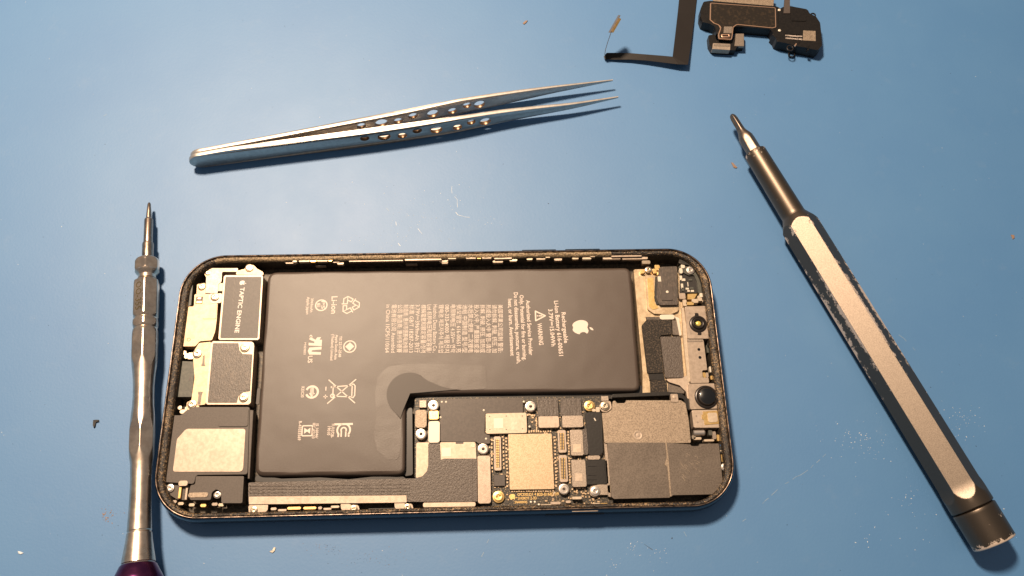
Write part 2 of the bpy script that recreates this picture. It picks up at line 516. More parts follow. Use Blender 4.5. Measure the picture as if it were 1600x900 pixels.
def apple_outline():
    """bitten fruit and its leaf, upright, about 1 unit high in all"""
    right = [(0.0, 0.26), (0.07, 0.28), (0.16, 0.31), (0.25, 0.29), (0.32, 0.23)]
    bite = [(0.27, 0.18), (0.235, 0.10), (0.235, 0.01), (0.27, -0.07), (0.345, -0.125)]
    low = [(0.31, -0.23), (0.25, -0.34), (0.17, -0.42), (0.10, -0.44), (0.03, -0.41), (0.0, -0.405)]
    left = [(-0.03, -0.41), (-0.10, -0.44), (-0.17, -0.42), (-0.25, -0.35), (-0.32, -0.23), (-0.365, -0.08), (-0.365, 0.06), (-0.32, 0.20), (-0.25, 0.28), (-0.16, 0.31), (-0.07, 0.29)]
    leaf = [(0.0, 0.36), (0.01, 0.44), (0.06, 0.51), (0.15, 0.55), (0.15, 0.47), (0.10, 0.40), (0.05, 0.37)]
    return right + bite + low + left, leaf

def apple(bm, u, v, size, z, rot=-math.pi / 2):
    s = Sym(bm, u, v, size, z, rot); b, l = apple_outline(); s.fill(b); s.fill(l)

# ================================================================== SETTING: the bench mat
def build_mat():
    bm = bmesh.new()
    add_prism(bm, [(-46, -32), (46, -32), (46, 46), (-46, 46)], -0.3, 0.0, 0.05, 2)
    o = from_bm('work_mat', bm, 'blue_silicone', None)
    tag(o, 'matte blue silicone work mat with scratches and scuffs', None, None, 'structure')
    return o
MAT = build_mat()

def scratch(pts, w, m='scuff'):
    """a fine mark on the mat following pixels"""
    bm = bmesh.new()
    q = [P(u, v, 0).xy for u, v in pts]
    dense = []
    for a, b in zip(q, q[1:]):
        k = max(1, int((b - a).length / 0.12))
        dense += [a.lerp(b, i / k) for i in range(k)]
    dense.append(q[-1])
    dense = [p + Vector((random.uniform(-1, 1), random.uniform(-1, 1))) * 0.012 for p in dense]
    for i, (a, b) in enumerate(zip(dense, dense[1:])):
        if random.random() < 0.55: continue
        d = (b - a).normalized(); n = Vector((-d.y, d.x)) * w * random.uniform(0.25, 0.7)
        f = [bm.verts.new((*p, 0.003)) for p in (a - n, b - n, b + n, a + n)]
        bm.faces.new(f)
    return from_bm('scratch', bm, m, MAT)

for pts, w, m in [
    ([(704, 322), (716, 336), (734, 340)], 0.014, 'scuff_light'), ([(704, 322), (712, 334), (716, 342)], 0.018, 'scuff_light'),
    ([(706, 280), (706, 302), (714, 312), (716, 330)], 0.009, 'scuff_light'), ([(686, 358), (700, 372), (716, 386)], 0.018, 'scuff'),
    ([(633, 344), (650, 352), (660, 366)], 0.010, 'scuff_light'), ([(616, 336), (619, 352), (613, 366), (626, 384)], 0.015, 'scuff_light'),
    ([(600, 320), (612, 334)], 0.02, 'scuff'), ([(236, 718), (190, 738), (165, 752)][::-1], 0.016, 'scuff'),
    ([(1395, 518), (1412, 528), (1430, 548)], 0.013, 'scuff'), ([(1290, 710), (1262, 735), (1220, 760), (1160, 815)], 0.014, 'scuff'),
    ([(985, 838), (1006, 850), (1034, 870)], 0.016, 'scuff_dark'), ([(750, 878), (764, 842)], 0.018, 'scuff'),
    ([(1120, 858), (1160, 820)], 0.025, 'scuff'), ([(157, 185), (172, 175)], 0.018, 'scuff'),
    ([(328, 380), (338, 370)], 0.02, 'scuff'), ([(486, 861), (508, 853)], 0.018, 'scuff'), ([(1068, 830), (1078, 845)], 0.02, 'scuff'),
]:
    scratch(pts, w, m)

def flecks(name, mat, spots, label):
    bm = bmesh.new()
    for u, v, s in spots:
        c = P(u, v, 0); a = random.uniform(0, 6.28); k = random.choice((3, 4, 5)); e = random.uniform(1, 2.4)
        h = s * random.uniform(0.15, 0.5)
        vs = []
        for i in range(k):
            t = a + 6.283 * i / k + random.uniform(-0.3, 0.3); r = s * random.uniform(0.6, 1.1)
            x, y = r * math.cos(t) * e, r * math.sin(t)
            vs.append(bm.verts.new((c.x + x * math.cos(a) - y * math.sin(a), c.y + x * math.sin(a) + y * math.cos(a), 0.002)))
        top = bm.verts.new((c.x + random.uniform(-1, 1) * s * 0.3, c.y + random.uniform(-1, 1) * s * 0.3, 0.003 + h))
        for i in range(k): bm.faces.new((vs[i], vs[(i + 1) % k], top))
    o = from_bm(name, bm, mat, None)
    return tag(o, label, 'dust', None, 'stuff')

def cluster(n, u, v, su, sv, s0, s1):
    return [(random.gauss(u, su), random.gauss(v, sv), random.uniform(s0, s1)) for _ in range(n)]

white = [(random.uniform(0, 1600), random.uniform(0, 900), random.uniform(0.005, 0.014)) for _ in range(170)]
for c in [(70, 1345, 690, 28, 18), (55, 1500, 660, 20, 14), (16, 1420, 770, 8, 22), (26, 1400, 830, 50, 22), (16, 990, 855, 9, 7), (16, 1035, 872, 10, 8),
          (26, 655, 350, 16, 14), (26, 620, 365, 12, 16), (18, 710, 320, 14, 22), (16, 640, 310, 30, 14), (12, 958, 885, 8, 8), (18, 560, 375, 30, 8), (10, 760, 345, 20, 8)]:
    white += cluster(c[0], c[1], c[2], c[3], c[4], 0.006, 0.014)
dark = [(random.uniform(0, 1600), random.uniform(0, 900), random.uniform(0.004, 0.010)) for _ in range(170)]
dark += cluster(26, 520, 858, 10, 5, 0.004, 0.008) + cluster(36, 590, 875, 30, 8, 0.004, 0.008)
dark += [(1113, 427, 0.014), (445, 41, 0.012), (568, 92, 0.012), (1525, 697, 0.018), (1454, 605, 0.014), (160, 836, 0.012), (90, 836, 0.010), (1331, 110, 0.014), (857, 318, 0.014), (1230, 820, 0.016), (1050, 841, 0.016)]
tan = cluster(34, 500, 855, 18, 4, 0.004, 0.009) + cluster(40, 585, 872, 40, 9, 0.004, 0.009) + cluster(50, 1270, 790, 40, 20, 0.003, 0.007)[:8] + cluster(30, 168, 805, 5, 7, 0.008, 0.02) + cluster(12, 188, 801, 10, 2, 0.004, 0.009)
flecks('dust_flecks', 'crumb_white', white, 'pale dust flecks and scuff chips scattered over the blue mat')
flecks('dust_flecks', 'crumb_dark', dark, 'dark dust specks scattered over the blue mat')
flecks('dust_flecks', 'crumb_brown', tan, 'tan grit rubbed into the mat below the phone and by its edge')

# ================================================================== THE OPENED PHONE
PH = empty('opened_phone', (0, 0, 0))
tag(PH, 'opened dark smartphone lying face up with its battery and circuit boards exposed', 'phone')
PW, PHT, PR = 15.8, 7.78, 1.32

def rr(ins, z, jit=0.0, jz=0.0):
    e = max(0.0, ins - 0.13)                      # the ledge is broad at the ends, narrow along the sides
    hx, ht, hb, r = PW / 2 - ins, PHT / 2 - ins + e * 0.30, PHT / 2 - ins + e * 0.45, max(0.2, PR - ins)
    pts = []
    def arc(cx, cy, a0):
        for i in range(25):
            a = math.radians(a0 + 90 * i / 25.0); 
            pts.append((cx + r * math.cos(a), cy + r * math.sin(a)))
    def seg(a, b, n):
        for i in range(n):
            f = i / n; pts.append((a[0] + (b[0] - a[0]) * f, a[1] + (b[1] - a[1]) * f))
    arc(hx - r, ht - r, 0); seg((hx - r, ht), (-hx + r, ht), 150)
    arc(-hx + r, ht - r, 90); seg((-hx, ht - r), (-hx, -hb + r), 64)
    arc(-hx + r, -hb + r, 180); seg((-hx + r, -hb), (hx - r, -hb), 150)
    arc(hx - r, -hb + r, 270); seg((hx, -hb + r), (hx, ht - r), 64)
    return [(x + random.uniform(-jit, jit), y + random.uniform(-jit, jit), z + random.uniform(-jz, jz)) for x, y in pts]

def loft(name, rings, mat, parent, smooth=50, cap=False):
    bm = bmesh.new()
    V = [[bm.verts.new(p) for p in r] for r in rings]
    n = len(V[0])
    for a, b in zip(V, V[1:]):
        for i in range(n): bm.faces.new((a[i], a[(i + 1) % n], b[(i + 1) % n], b[i]))
    if cap: bm.faces.new(V[0])
    return from_bm(name, bm, mat, parent, smooth)

FR = loft('frame', [rr(i, z) for i, z in [(0.5, 0.004), (0.20, 0.03), (0.09, 0.10), (0.03, 0.20), (0.004, 0.31), (0.0, 0.42), (0.010, 0.54), (0.035, 0.65), (0.06, 0.72), (0.078, 0.752), (0.10, 0.765)]], 'frame_metal', PH, 60, cap=True)
loft('rim_edge', [rr(0.10, 0.765), rr(0.114, 0.764), rr(0.124, 0.745), rr(0.13, 0.71)], 'rim_edge', FR, 60)
GK = loft('adhesive_gasket', [rr(0.128, 0.700)] + [rr(i, z, 0.006, 0.012) for i, z in [(0.15, 0.722), (0.18, 0.728), (0.21, 0.722), (0.245, 0.716), (0.28, 0.700)]] + [rr(0.31, 0.66, 0.006, 0.01), rr(0.325, 0.62)], 'gasket', FR, 70)
# along the far long side the adhesive has torn to a pale grit
GK.data.materials.append(MATS['gasket_worn'])
for p in GK.data.polygons:
    c = p.center + GK.location
    if c.y > PHT / 2 - 0.36 and -6.9 < c.x < 4.9: p.material_index = 1
loft('inner_wall', [rr(0.325, 0.625), rr(0.34, 0.5), rr(0.35, 0.30), rr(0.38, 0.14)], 'inner_wall', FR, 60)
prism('back_panel', [p[:2] for p in rr(0.37, 0.15)], 0.05, 0.15, 'floor', FR, 0)
# side keys on the far long side and the key slot on the near one
for u0, u1 in ((815, 868), (882, 936)):
    a, b = P(u0, 386, 0.45).x, P(u1, 386, 0.45).x
    prism('side_key', [(a, PHT / 2 - 0.05), (b, PHT / 2 - 0.05), (b, PHT / 2 + 0.024), (a, PHT / 2 + 0.024)], 0.26, 0.60, 'frame_metal', FR, 0.03, 2, 0.02)
a, b = P(852, 808, 0.45).x, P(945, 808, 0.45).x
prism('side_key', [(a, -PHT / 2 - 0.014), (b, -PHT / 2 - 0.014), (b, -PHT / 2 + 0.05), (a, -PHT / 2 + 0.05)], 0.28, 0.50, 'frame_metal', FR, 0.03, 2, 0.02)

# ---------------------------------------------------------------- battery
BZ = 0.60
def build_battery():
    c = [(418, 424), (986, 417), (1001, 611), (634, 616), (633, 742), (397, 744)]
    base = rounded(W(c, BZ), [0.30, 0.24, 0.22, 0.10, 0.22, 0.28], 6)
    if area(base) < 0: base = base[::-1]
    # denser outline so the soft edge can wander
    den = []
    for i, p in enumerate(base):
        q = base[(i + 1) % len(base)]; L = math.dist(p, q); k = max(1, int(L / 0.22))
        den += [(p[0] + (q[0] - p[0]) * j / k, p[1] + (q[1] - p[1]) * j / k) for j in range(k)]
    rows = [(0.0, 0.20), (0.0, 0.47), (0.012, 0.535), (0.035, 0.575), (0.070, 0.594), (0.105, 0.600), (0.112, 0.6005)]
    bm = bmesh.new(); V = []
    ylow = P(500, 742, BZ).y
    for d, z in rows:
        ring = []
        for x, y in inset(den, d):
            dz = 0.0
            if z > 0.4:
                dz = 0.010 * math.sin(x * 2.3 + y) * math.sin(y * 3.1 - x)
                if y < ylow + 0.35: dz += 0.022 * math.sin(x * 4.1) - 0.012
                dz *= min(1, (z - 0.4) / 0.15) * (0 if z > 0.598 else 1)
            ring.append(bm.verts.new((x, y, z + dz)))
        V.append(ring)
    n = len(den)
    for r0, r1 in zip(V, V[1:]):
        for i in range(n): bm.faces.new((r0[i], r0[(i + 1) % n], r1[(i + 1) % n], r1[i]))
    ft = bm.faces.new(V[-1]); bm.faces.new(V[0][::-1])
    ft.normal_update(); bmesh.ops.triangulate(bm, faces=[ft])
    return from_bm('battery', bm, 'pouch', PH, 65)
BAT = build_battery()
Z = BZ + 0.004
# clear film around the inner corner, and the round pull tab in it
film = [(760, 571), (700, 569), (640, 568), (605, 573), (590, 590), (586, 615), (588, 650), (584, 680), (590, 705), (606, 718), (622, 719), (626, 700), (628, 640), (640, 612), (760, 608)]
poly('clear_film', film, BZ - 0.03, BZ + 0.006, 'pouch_film', BAT, 0.005, 1, 0.12)
tabp = [(640 + 36 * math.cos(t), 617 + 35 * math.sin(t)) for t in [math.radians(a) for a in range(130, 300, 8)]] + [(668, 596), (690, 605), (720, 609), (640, 613.5), (630, 640), (626, 655)]
poly('pull_tab', tabp, BZ - 0.03, BZ + 0.026, 'pouch_tab', BAT, 0.020, 3)
# the pouch seam sticking out below the short leg, and at the end
poly('pouch_seam', [(400, 742), (440, 748), (500, 746), (545, 749), (590, 744), (632, 745), (634, 750), (600, 756), (560, 758), (500, 755), (440, 756), (398, 752)], 0.40, 0.45, 'pouch_fold', BAT, 0.01, 1, 0.05)
poly('pouch_seam', [(990, 600), (1008, 604), (1004, 622), (650, 628), (650, 616)], 0.36, 0.41, 'pouch_fold', BAT, 0.01, 1, 0.05)
poly('pouch_seam', [(634, 640), (644, 636), (645, 742), (632, 744)], 0.36, 0.41, 'pouch_fold', BAT, 0.01, 1, 0.04)
rect('edge_crease', 401, 606, 406, 632, BZ - 0.05, BZ - 0.012, 'pouch_tab', BAT, 0.01, 1, 0.03)

def lettering(lines, mat, parent, z, name='lettering', bold=0.016):
    for body, p0, p1, h in lines:                 # each line of print is a piece of its own
        bm = bmesh.new(); px_line(bm, body, p0, p1, h, z, bold); from_bm(name, bm, mat, parent)['kind'] = 'stuff'   # letters too small to pick apart

# warning block (each line: text, start pixel, end pixel, letter height in cm)
lettering([
    ('Rechargeable', (880.5, 488), (885, 536), 0.125),
    ('Li-Ion Battery 616-00651', (869, 470), (877, 556), 0.125),
    ('3.79V⎓15.04Wh', (860, 483), (865, 541), 0.125),
    ('WARNING', (843, 505), (846, 539), 0.130),
    ('Authorized Service Provider', (825, 469), (830, 555), 0.120),
    ('Only. Potential for fire or burning.', (815, 461), (820.5, 563), 0.120),
    ('Do not disassemble, puncture, crush,', (806, 457), (811, 568), 0.120),
    ('heat, or burn. Avertissement', (797, 467), (801, 556), 0.120),
], 'print', BAT, Z)
zh = ['美国苹果公司监制 警告:', '请勿拆解, 刺破, 挤压, 加', '热或投入火中 警告-请勿', '拆解, 刺破, 挤压, 加热或', '投入火中, 严重鼓胀或浸', '水后禁止使用 二次锂电',
      '池组 中国制造 型号/型', '號/모델명: 616-00651 充', '电限制电压 4.35V⎓ 연락', '080-333-4000 제품전지', '锂电池 제조자주식 제조업', 'Huizhou Desay Battery Co.,',
      'Ltd 标称电压和额定容量/', '標稱電壓和額定容量/정격', '3.79V⎓3969mAh 执行', '标准 GB/T 18287-2013', '制造商: 惠州市德赛电池有限', '公司 製造商: 惠州市德賽', '電池有限公司 Assembled', 'in China 1ICP5/110/64']
L2 = []
for i, t in enumerate(zh):
    u = 781.5 - i * 9.2
    L2.append((t, (u, 476), (u + (u - 830) * 0.012 + 1.0, 551), 0.118))
lettering(L2, 'print', BAT, Z, bold=0.0)

def battery_marks():
    z = Z; bm = bmesh.new()
    apple(bm, 909, 511.5, 0.62, z)
    from_bm('fruit_emblem', bm, 'print', BAT)
    bm = bmesh.new()
    s = Sym(bm, 844, 493.5, 0.30, z)
    s.stroke([(-0.5, -0.45), (0.5, -0.45), (0.0, 0.5)], 0.13, True); s.stroke([(0, 0.18), (0, -0.12)], 0.11); s.stroke([(0, -0.25), (0, -0.29)], 0.11)
    from_bm('warning_triangle', bm, 'print', BAT)
    # recycling triangle of three folded arrows
    bm = bmesh.new(); s = Sym(bm, 547, 476.5, 0.54, z)
    for k in range(3):
        a = math.radians(120 * k)
        R = lambda p: (p[0] * math.cos(a) - p[1] * math.sin(a), p[0] * math.sin(a) + p[1] * math.cos(a))
        s.stroke([R(p) for p in [(-0.12, 0.50), (0.13, 0.50), (0.30, 0.22), (0.14, 0.12), (0.02, 0.32), (-0.10, 0.14), (-0.28, 0.24)]], 0.055, True)
        s.stroke([R((0.22, 0.05)), R((0.42, 0.16))], 0.055)
        s.stroke([R((-0.06, 0.20)), R((0.10, 0.46))], 0.04)
    from_bm('recycling_mark', bm, 'print', BAT)
    # round marks
    bm = bmesh.new(); s = Sym(bm, 502, 477, 0.36, z); s.ring(0.46, 0.10)
    add_line(bm, 'PS', P(505, 470, z), P(505, 483, z), 0.10, z + 0.0006); add_line(bm, 'E', P(498, 474, z), P(498, 480, z), 0.09, z + 0.0006)
    from_bm('round_mark', bm, 'print', BAT)
    bm = bmesh.new(); s = Sym(bm, 546.5, 541.5, 0.38, z); s.ring(0.45, 0.09); s.fill([(0.34, 0), (0, 0.34), (-0.34, 0), (0, -0.34)])
    from_bm('round_mark', bm, 'print', BAT)
    bm = bmesh.new(); s = Sym(bm, 487.5, 612.5, 0.39, z); s.ring(0.42, 0.15, -62, 242); s.stroke([(-0.45, 0), (0.28, 0)], 0.07); s.stroke([(-0.42, 0.09), (0.2, 0.09)], 0.05); s.stroke([(-0.42, -0.09), (0.2, -0.09)], 0.05); s.stroke([(0.1, 0.16), (0.32, 0.0), (0.1, -0.16)], 0.08)
    from_bm('round_mark', bm, 'print', BAT)
    # crossed out bin
    bm = bmesh.new(); s = Sym(bm, 534, 611.5, 0.68, z)
    s.stroke([(-0.5, 0.56), (0.5, -0.56)], 0.045); s.stroke([(0.5, 0.56), (-0.5, -0.56)], 0.045)
    s.stroke([(-0.30, 0.42), (0.26, 0.42), (0.28, 0.48), (0.18, 0.54), (-0.22, 0.54), (-0.30, 0.48)], 0.045, True)
    s.stroke([(-0.25, 0.42), (-0.20, -0.36)], 0.045); s.stroke([(0.24, 0.42), (0.20, -0.36)], 0.045); s.stroke([(-0.24, -0.36), (0.18, -0.36)], 0.045)
    s2 = Sym(bm, 519.5, 618.5, 0.10, z); s2.ring(0.5, 0.3)
    s.stroke([(-0.22, -0.44), (-0.16, -0.44)], 0.04)
    s.stroke([(-0.20, -0.66), (-0.06, -0.66)], 0.04); s.stroke([(0.14, -0.66), (0.28, -0.66)], 0.04); s.stroke([(0.21, -0.59), (0.21, -0.73)], 0.04)
    from_bm('crossed_bin_mark', bm, 'print', BAT)
    # mirrored letters mark (c RU us)
    bm = bmesh.new(); s = Sym(bm, 492, 541, 0.46, z)
    s.fill([(-0.42, 0.26), (-0.42, 0.42), (0.0, 0.42), (-0.06, -0.40), (-0.24, -0.40), (-0.20, -0.05), (-0.30, -0.05), (-0.46, -0.38), (-0.64, -0.36), (-0.42, 0.02), (-0.58, 0.10), (-0.60, 0.36)])
    s.fill([(0.04, 0.42), (0.22, 0.42), (0.26, -0.16), (0.36, -0.18), (0.40, 0.40), (0.56, 0.40), (0.54, -0.32), (0.30, -0.42), (0.08, -0.34)])
    from_bm('component_mark', bm, 'print', BAT)
    # arch mark
    bm = bmesh.new(); s = Sym(bm, 537, 672, 0.44, z)
    s.stroke([(-0.38, 0.52), (-0.38, -0.56)], 0.13); s.ring(0.16, 0.09, 60, 300); s.stroke([(0.10, 0.14), (0.40, 0.14)], 0.09); s.stroke([(0.10, -0.14), (0.40, -0.14)], 0.09)
    s.ring(0.40, 0.11, 50, 155); s.ring(0.40, 0.11, 205, 310); s.stroke([(0.26, 0.31), (0.40, 0.33)], 0.1); s.stroke([(0.26, -0.31), (0.40, -0.33)], 0.1)
    from_bm('arch_mark', bm, 'print', BAT)
    # boxed mark
    bm = bmesh.new(); s = Sym(bm, 480, 673, 0.28, z)
    s.stroke([(-0.42, 0.5), (0.42, 0.5), (0.5, 0.42), (0.5, -0.42), (0.42, -0.5), (-0.42, -0.5), (-0.5, -0.42), (-0.5, 0.42)], 0.12, True)
    s.fill([(-0.3, 0.3), (0.3, 0.3), (0.08, 0.0), (0.3, -0.3), (-0.3, -0.3), (-0.08, 0.0)])
    from_bm('boxed_mark', bm, 'print', BAT)
    lettering([('Li-ion', (523, 463), (522, 490), 0.17), ('3969mAh', (488, 466), (486.5, 488), 0.075), ('Apple Japan', (482, 464), (480.5, 491), 0.080),
               ('c', (487, 523), (487, 528), 0.12), ('US', (485, 556), (484.5, 567), 0.13), ('MH29853', (477, 535), (476, 554), 0.06),
               ('TIS 2217-2548', (532.5, 525), (531, 558), 0.075), ('Apple South Asia', (526.5, 523), (524.5, 562), 0.075), ('(Thailand) Limited', (520.5, 522), (518, 563), 0.075),
               ('R33C30', (473.5, 604), (472.5, 621), 0.085), ('YU10728-', (521, 661), (519, 684), 0.085), ('19010', (514.5, 666), (513.5, 680), 0.085),
               ('IS 16046/', (496, 662), (495, 685), 0.075), ('IEC 62133', (491, 661), (489.5, 685), 0.075), ('R-41033569', (469.5, 658), (467.5, 688), 0.085)], 'print', BAT, z)
battery_marks()

# ---------------------------------------------------------------- vibration motor
TZ = 0.62
TAP = prism('vibration_motor', W([(350, 430), (411, 430), (405, 531), (341, 531)], TZ), 0.15, TZ, 'plate_bright', PH, 0.02, 2, 0.04)
poly('label_cover', [(352.5, 432.5), (408.5, 432.5), (402.5, 528), (344, 528)], TZ - 0.005, TZ + 0.010, 'label_black', TAP, 0.004, 1, 0.03)
poly('seam_strip', [(367, 432.5), (367.8, 432.5), (360.6, 528), (359.8, 528)], TZ, TZ + 0.013, 'label_worn', TAP, 0)
bm = bmesh.new(); apple(bm, 379, 442, 0.20, TZ + 0.013); from_bm('fruit_emblem', bm, 'print_white', TAP)
bm = bmesh.new()
px_line(bm, 'TAPTIC ENGINE', (379, 449), (370, 520), 0.125, TZ + 0.013, 0.02)
from_bm('lettering', bm, 'print_white', TAP)['kind'] = 'stuff'
poly('mounting_ear', [(368, 429), (371, 423), (383, 420), (385, 414), (396, 414), (402, 420), (411, 425), (412, 430)], 0.45, 0.575, 'plate_warm', TAP, 0.01, 1, 0.03)
screw(389.5, 419, 0.58, 6.3, TAP)
# bracket pieces beside the motor
BR = poly('charge_port_bracket', [(323, 419), (372, 419), (371, 424.5), (347, 424.5), (346, 440), (341, 444), (340, 458), (321, 458)], 0.30, 0.56, 'plate', PH, 0.01, 1, 0.02)
poly('tongue', [(341, 442), (349, 442), (348, 455), (340, 455)], 0.4, 0.545, 'cream', BR, 0.01)
poly('mounting_ear', [(317, 424), (330, 422), (331, 433), (322, 433)], 0.35, 0.53, 'plate_warm', BR, 0.01, 1, 0.03)
screw(325.5, 427, 0.535, 4.5, BR)
DK = poly('dock_shield', [(304, 459.5), (341, 459.5), (338.5, 500), (336, 518), (331, 531.5), (312, 533), (305, 541), (284, 541), (290, 479), (303, 479)], 0.30, 0.585, 'plate_warm', PH, 0.012, 2, 0.03)
poly('raised_leaf', [(318, 461), (340, 461), (337, 498), (317, 498), (316, 484)], 0.55, 0.60, 'plate_warm', DK, 0.006, 1, 0.03)
rect('socket_well', 306, 463.5, 316.5, 474.5, 0.55, 0.598, 'black_plastic', DK, 0.004)
rect('contact', 307, 470.5, 315.5, 473.5, 0.58, 0.604, 'gold', DK, 0.002)
rect('contact', 309, 465, 314, 467, 0.58, 0.602, 'copper', DK, 0.002)
poly('cable_ear', [(308, 444), (321, 442), (321, 460), (307, 460)], 0.35, 0.56, 'plate_warm', DK, 0.01, 1, 0.03)
screw(315, 448.5, 0.565, 5.6, DK); 
lathe('rivet_ring', 295, 530.5, 0.586, [(0.055, 0.58), (0.055, 0.589), (0.048, 0.592), (0.040, 0.589), (0.038, 0.584)], 'plate', DK, 18)
poly('mounting_ear', [(327, 459), (347, 458), (346, 473), (331, 474), (326, 468)], 0.45, 0.61, 'plate', DK, 0.01, 1, 0.04)
screw(335.5, 464.5, 0.615, 6.2, DK)
poly('side_block', [(291, 440), (302, 438), (298.5, 477), (285.5, 481)], 0.2, 0.60, 'green_block', PH, 0.015, 1, 0.02)

# ---------------------------------------------------------------- square module below the motor
SQ = poly('sensor_module', [(330, 533), (396, 534), (397, 541), (391.5, 632), (321, 632)], 0.15, 0.60, 'plate_bright', PH, 0.015, 1, 0.06)
poly('label_cover', [(332.5, 536), (372.5, 536), (374, 547), (379, 553), (394, 553.5), (390.5, 611), (380, 612.5), (372, 619), (370, 629), (324.5, 629)], 0.59, 0.612, 'label_worn', SQ, 0.006, 1, 0.02)
poly('label_tape', [(376, 553.5), (393.4, 554), (390, 610), (372, 610)], 0.605, 0.618, 'label_worn', SQ, 0.003)
screw(382.5, 543.5, 0.605, 7.2, SQ); screw(380.5, 621.5, 0.605, 7.2, SQ)
ST = poly('contact_strip', [(304, 547), (311, 536), (330, 534), (321, 632), (309, 633), (299, 626), (304, 590), (302, 562)], 0.3, 0.575, 'plate_warm', PH, 0.012, 1, 0.03)
screw(308, 553, 0.58, 7.0, ST); 
poly('mounting_ear', [(292, 628), (306, 624), (312, 634), (306, 642), (291, 640)], 0.35, 0.555, 'plate_warm', ST, 0.01, 1, 0.04)
screw(300, 632, 0.56, 7.0, ST)
poly('contact_pad', [(317, 556), (320, 555), (319.5, 568), (321, 572), (314, 572), (316, 566)], 0.57, 0.579, 'shield_brown', ST, 0)
poly('contact_pad', [(309, 612), (317, 612), (315, 618), (313, 632), (308, 632), (310, 618)], 0.57, 0.579, 'shield_brown', ST, 0)
poly('side_block', [(277, 564), (305, 565), (300, 620), (277, 620), (274, 640), (266, 642)], 0.2, 0.53, 'green_block', PH, 0.012, 1, 0.02)
rect('slot_mark', 295.5, 588, 298, 595, 0.525, 0.534, 'chip_dark', PH, 0, 1, 0.02)
for u, v, a, b in ((287, 551, 4, 3), (291, 556, 3, 4), (298, 556, 5, 5), (286, 643, 5, 3), (292, 638, 3, 3), (281, 637, 3, 3)):
    rect('spring_contact', u - a, v - b, u + a, v + b, 0.3, 0.50 + 0.006 * a, 'screw_metal', PH, 0.02, 2, 0.03)

# ---------------------------------------------------------------- loudspeaker
LZ = 0.585
SP = poly('loudspeaker', [(266, 649), (283, 649), (290, 642), (304, 636), (390, 636), (389, 660), (386.5, 741), (306, 742), (303, 756), (258, 753), (257, 741)], 0.15, LZ, 'speaker_plastic', PH, 0.015, 2, 0.05)
poly('metal_plate', [(291, 670), (383.5, 670), (379.6, 737), (270, 737), (276.5, 686)], LZ - 0.01, LZ + 0.010, 'plate', SP, 0.006, 1, [0.10, 0.06, 0.10, 0.06, 0.14])
poly('raised_panel', [(342, 638.5), (388, 638.5), (387, 666), (340.5, 666)], LZ - 0.01, LZ + 0.022, 'speaker_plastic', SP, 0.010, 2, 0.05)
poly('side_rail', [(389.5, 640), (396, 641), (390, 748), (387, 748)], 0.2, 0.55, 'speaker_plastic', SP, 0.01)
poly('lower_cover', [(306, 744), (381, 744), (378.5, 786), (346, 786), (345.5, 769), (338, 764), (331, 769), (329, 781), (297, 781), (295, 769), (298, 758), (305, 757)], 0.2, LZ + 0.03, 'speaker_plastic', SP, 0.015, 2, 0.025)
rect('contact_bar', 294, 769.5, 325, 777, LZ, LZ + 0.045, 'shield_tan', SP, 0.01, 2, 0.06)
poly('corner_foot', [(258, 754), (296, 757), (294, 782), (276, 780), (264, 772)], 0.2, 0.48, 'speaker_plastic', SP, 0.015, 2, 0.05)
screw(266, 763, 0.49, 6.5, SP, 'post_metal'); screw(340, 773, 0.50, 6.2, SP, 'post_metal')
rect('spring_contact', 279, 751, 293, 759, 0.45, 0.60, 'plate', SP, 0.01, 1, 0.04)
rect('spring_contact', 278.5, 761, 283, 779, 0.45, 0.56, 'gold', SP, 0.01); rect('spring_contact', 289, 762, 293, 781, 0.45, 0.55, 'plate', SP, 0.01)
for u, v in ((272, 784), (283, 787), (300, 789), (318, 790), (336, 788), (346, 789)):
    rect('grille_clip', u - 5, v - 2.5, u + 4, v + 2, 0.3, 0.52, random.choice(['plate_grey', 'screw_metal', 'gold']), SP, 0.015, 1, 0.02)

# ---------------------------------------------------------------- wide charging cable along the near side
FLX = poly('charging_cable', [(388, 754), (500, 751), (648, 747.5), (660, 744), (667, 736), (669, 727), (669, 693), (687, 693), (688, 719), (694, 716.5), (745, 716.5), (746, 784), (640, 784), (388, 785)], 0.44, 0.545, 'flex', PH, 0.008, 1, 0.03)
for dv in (0, 1, 2, 3):
    v = 757.5 + dv * 5.2
    poly('cable_rib', [(390, v + 1), (500, v - 0.4), (632, v - 2), (640, v - 2), (640, v - 0.2), (500, v + 1.6), (390, v + 3)], 0.53, 0.556, 'flex', FLX, 0.006)
poly('cable_fold', [(738, 717.5), (745.5, 717), (746, 783), (738.5, 783.5)], 0.52, 0.556, 'flex', FLX, 0.006)
poly('metal_bar', [(389, 776), (635, 774), (635.5, 785), (389, 788)], 0.45, 0.60, 'plate', FLX, 0.010, 1, 0.01)
for u, v in ((397, 797), (553, 795), (637, 793)):
    t = poly('fixing_tab', [(u - 9, v - 8), (u + 13, v - 9), (u + 22, v - 10), (u + 21, v + 1), (u + 9, v + 6), (u - 8, v + 7)] if u < 500 else [(u - 21, v - 9), (u - 8, v - 9), (u - 6, v - 6), (u + 7, v - 6), (u + 9, v + 3), (u + 4, v + 7), (u - 10, v + 6), (u - 20, v + 1)], 0.45, 0.57, 'plate', FLX, 0.012, 1, 0.04)
    screw(u, v, 0.575, 5.6, FLX)
poly('metal_strip', [(661, 785.5), (743, 784.5), (743, 791), (661, 792.5)], 0.45, 0.60, 'plate_bright', PH, 0.01, 1, 0.03)

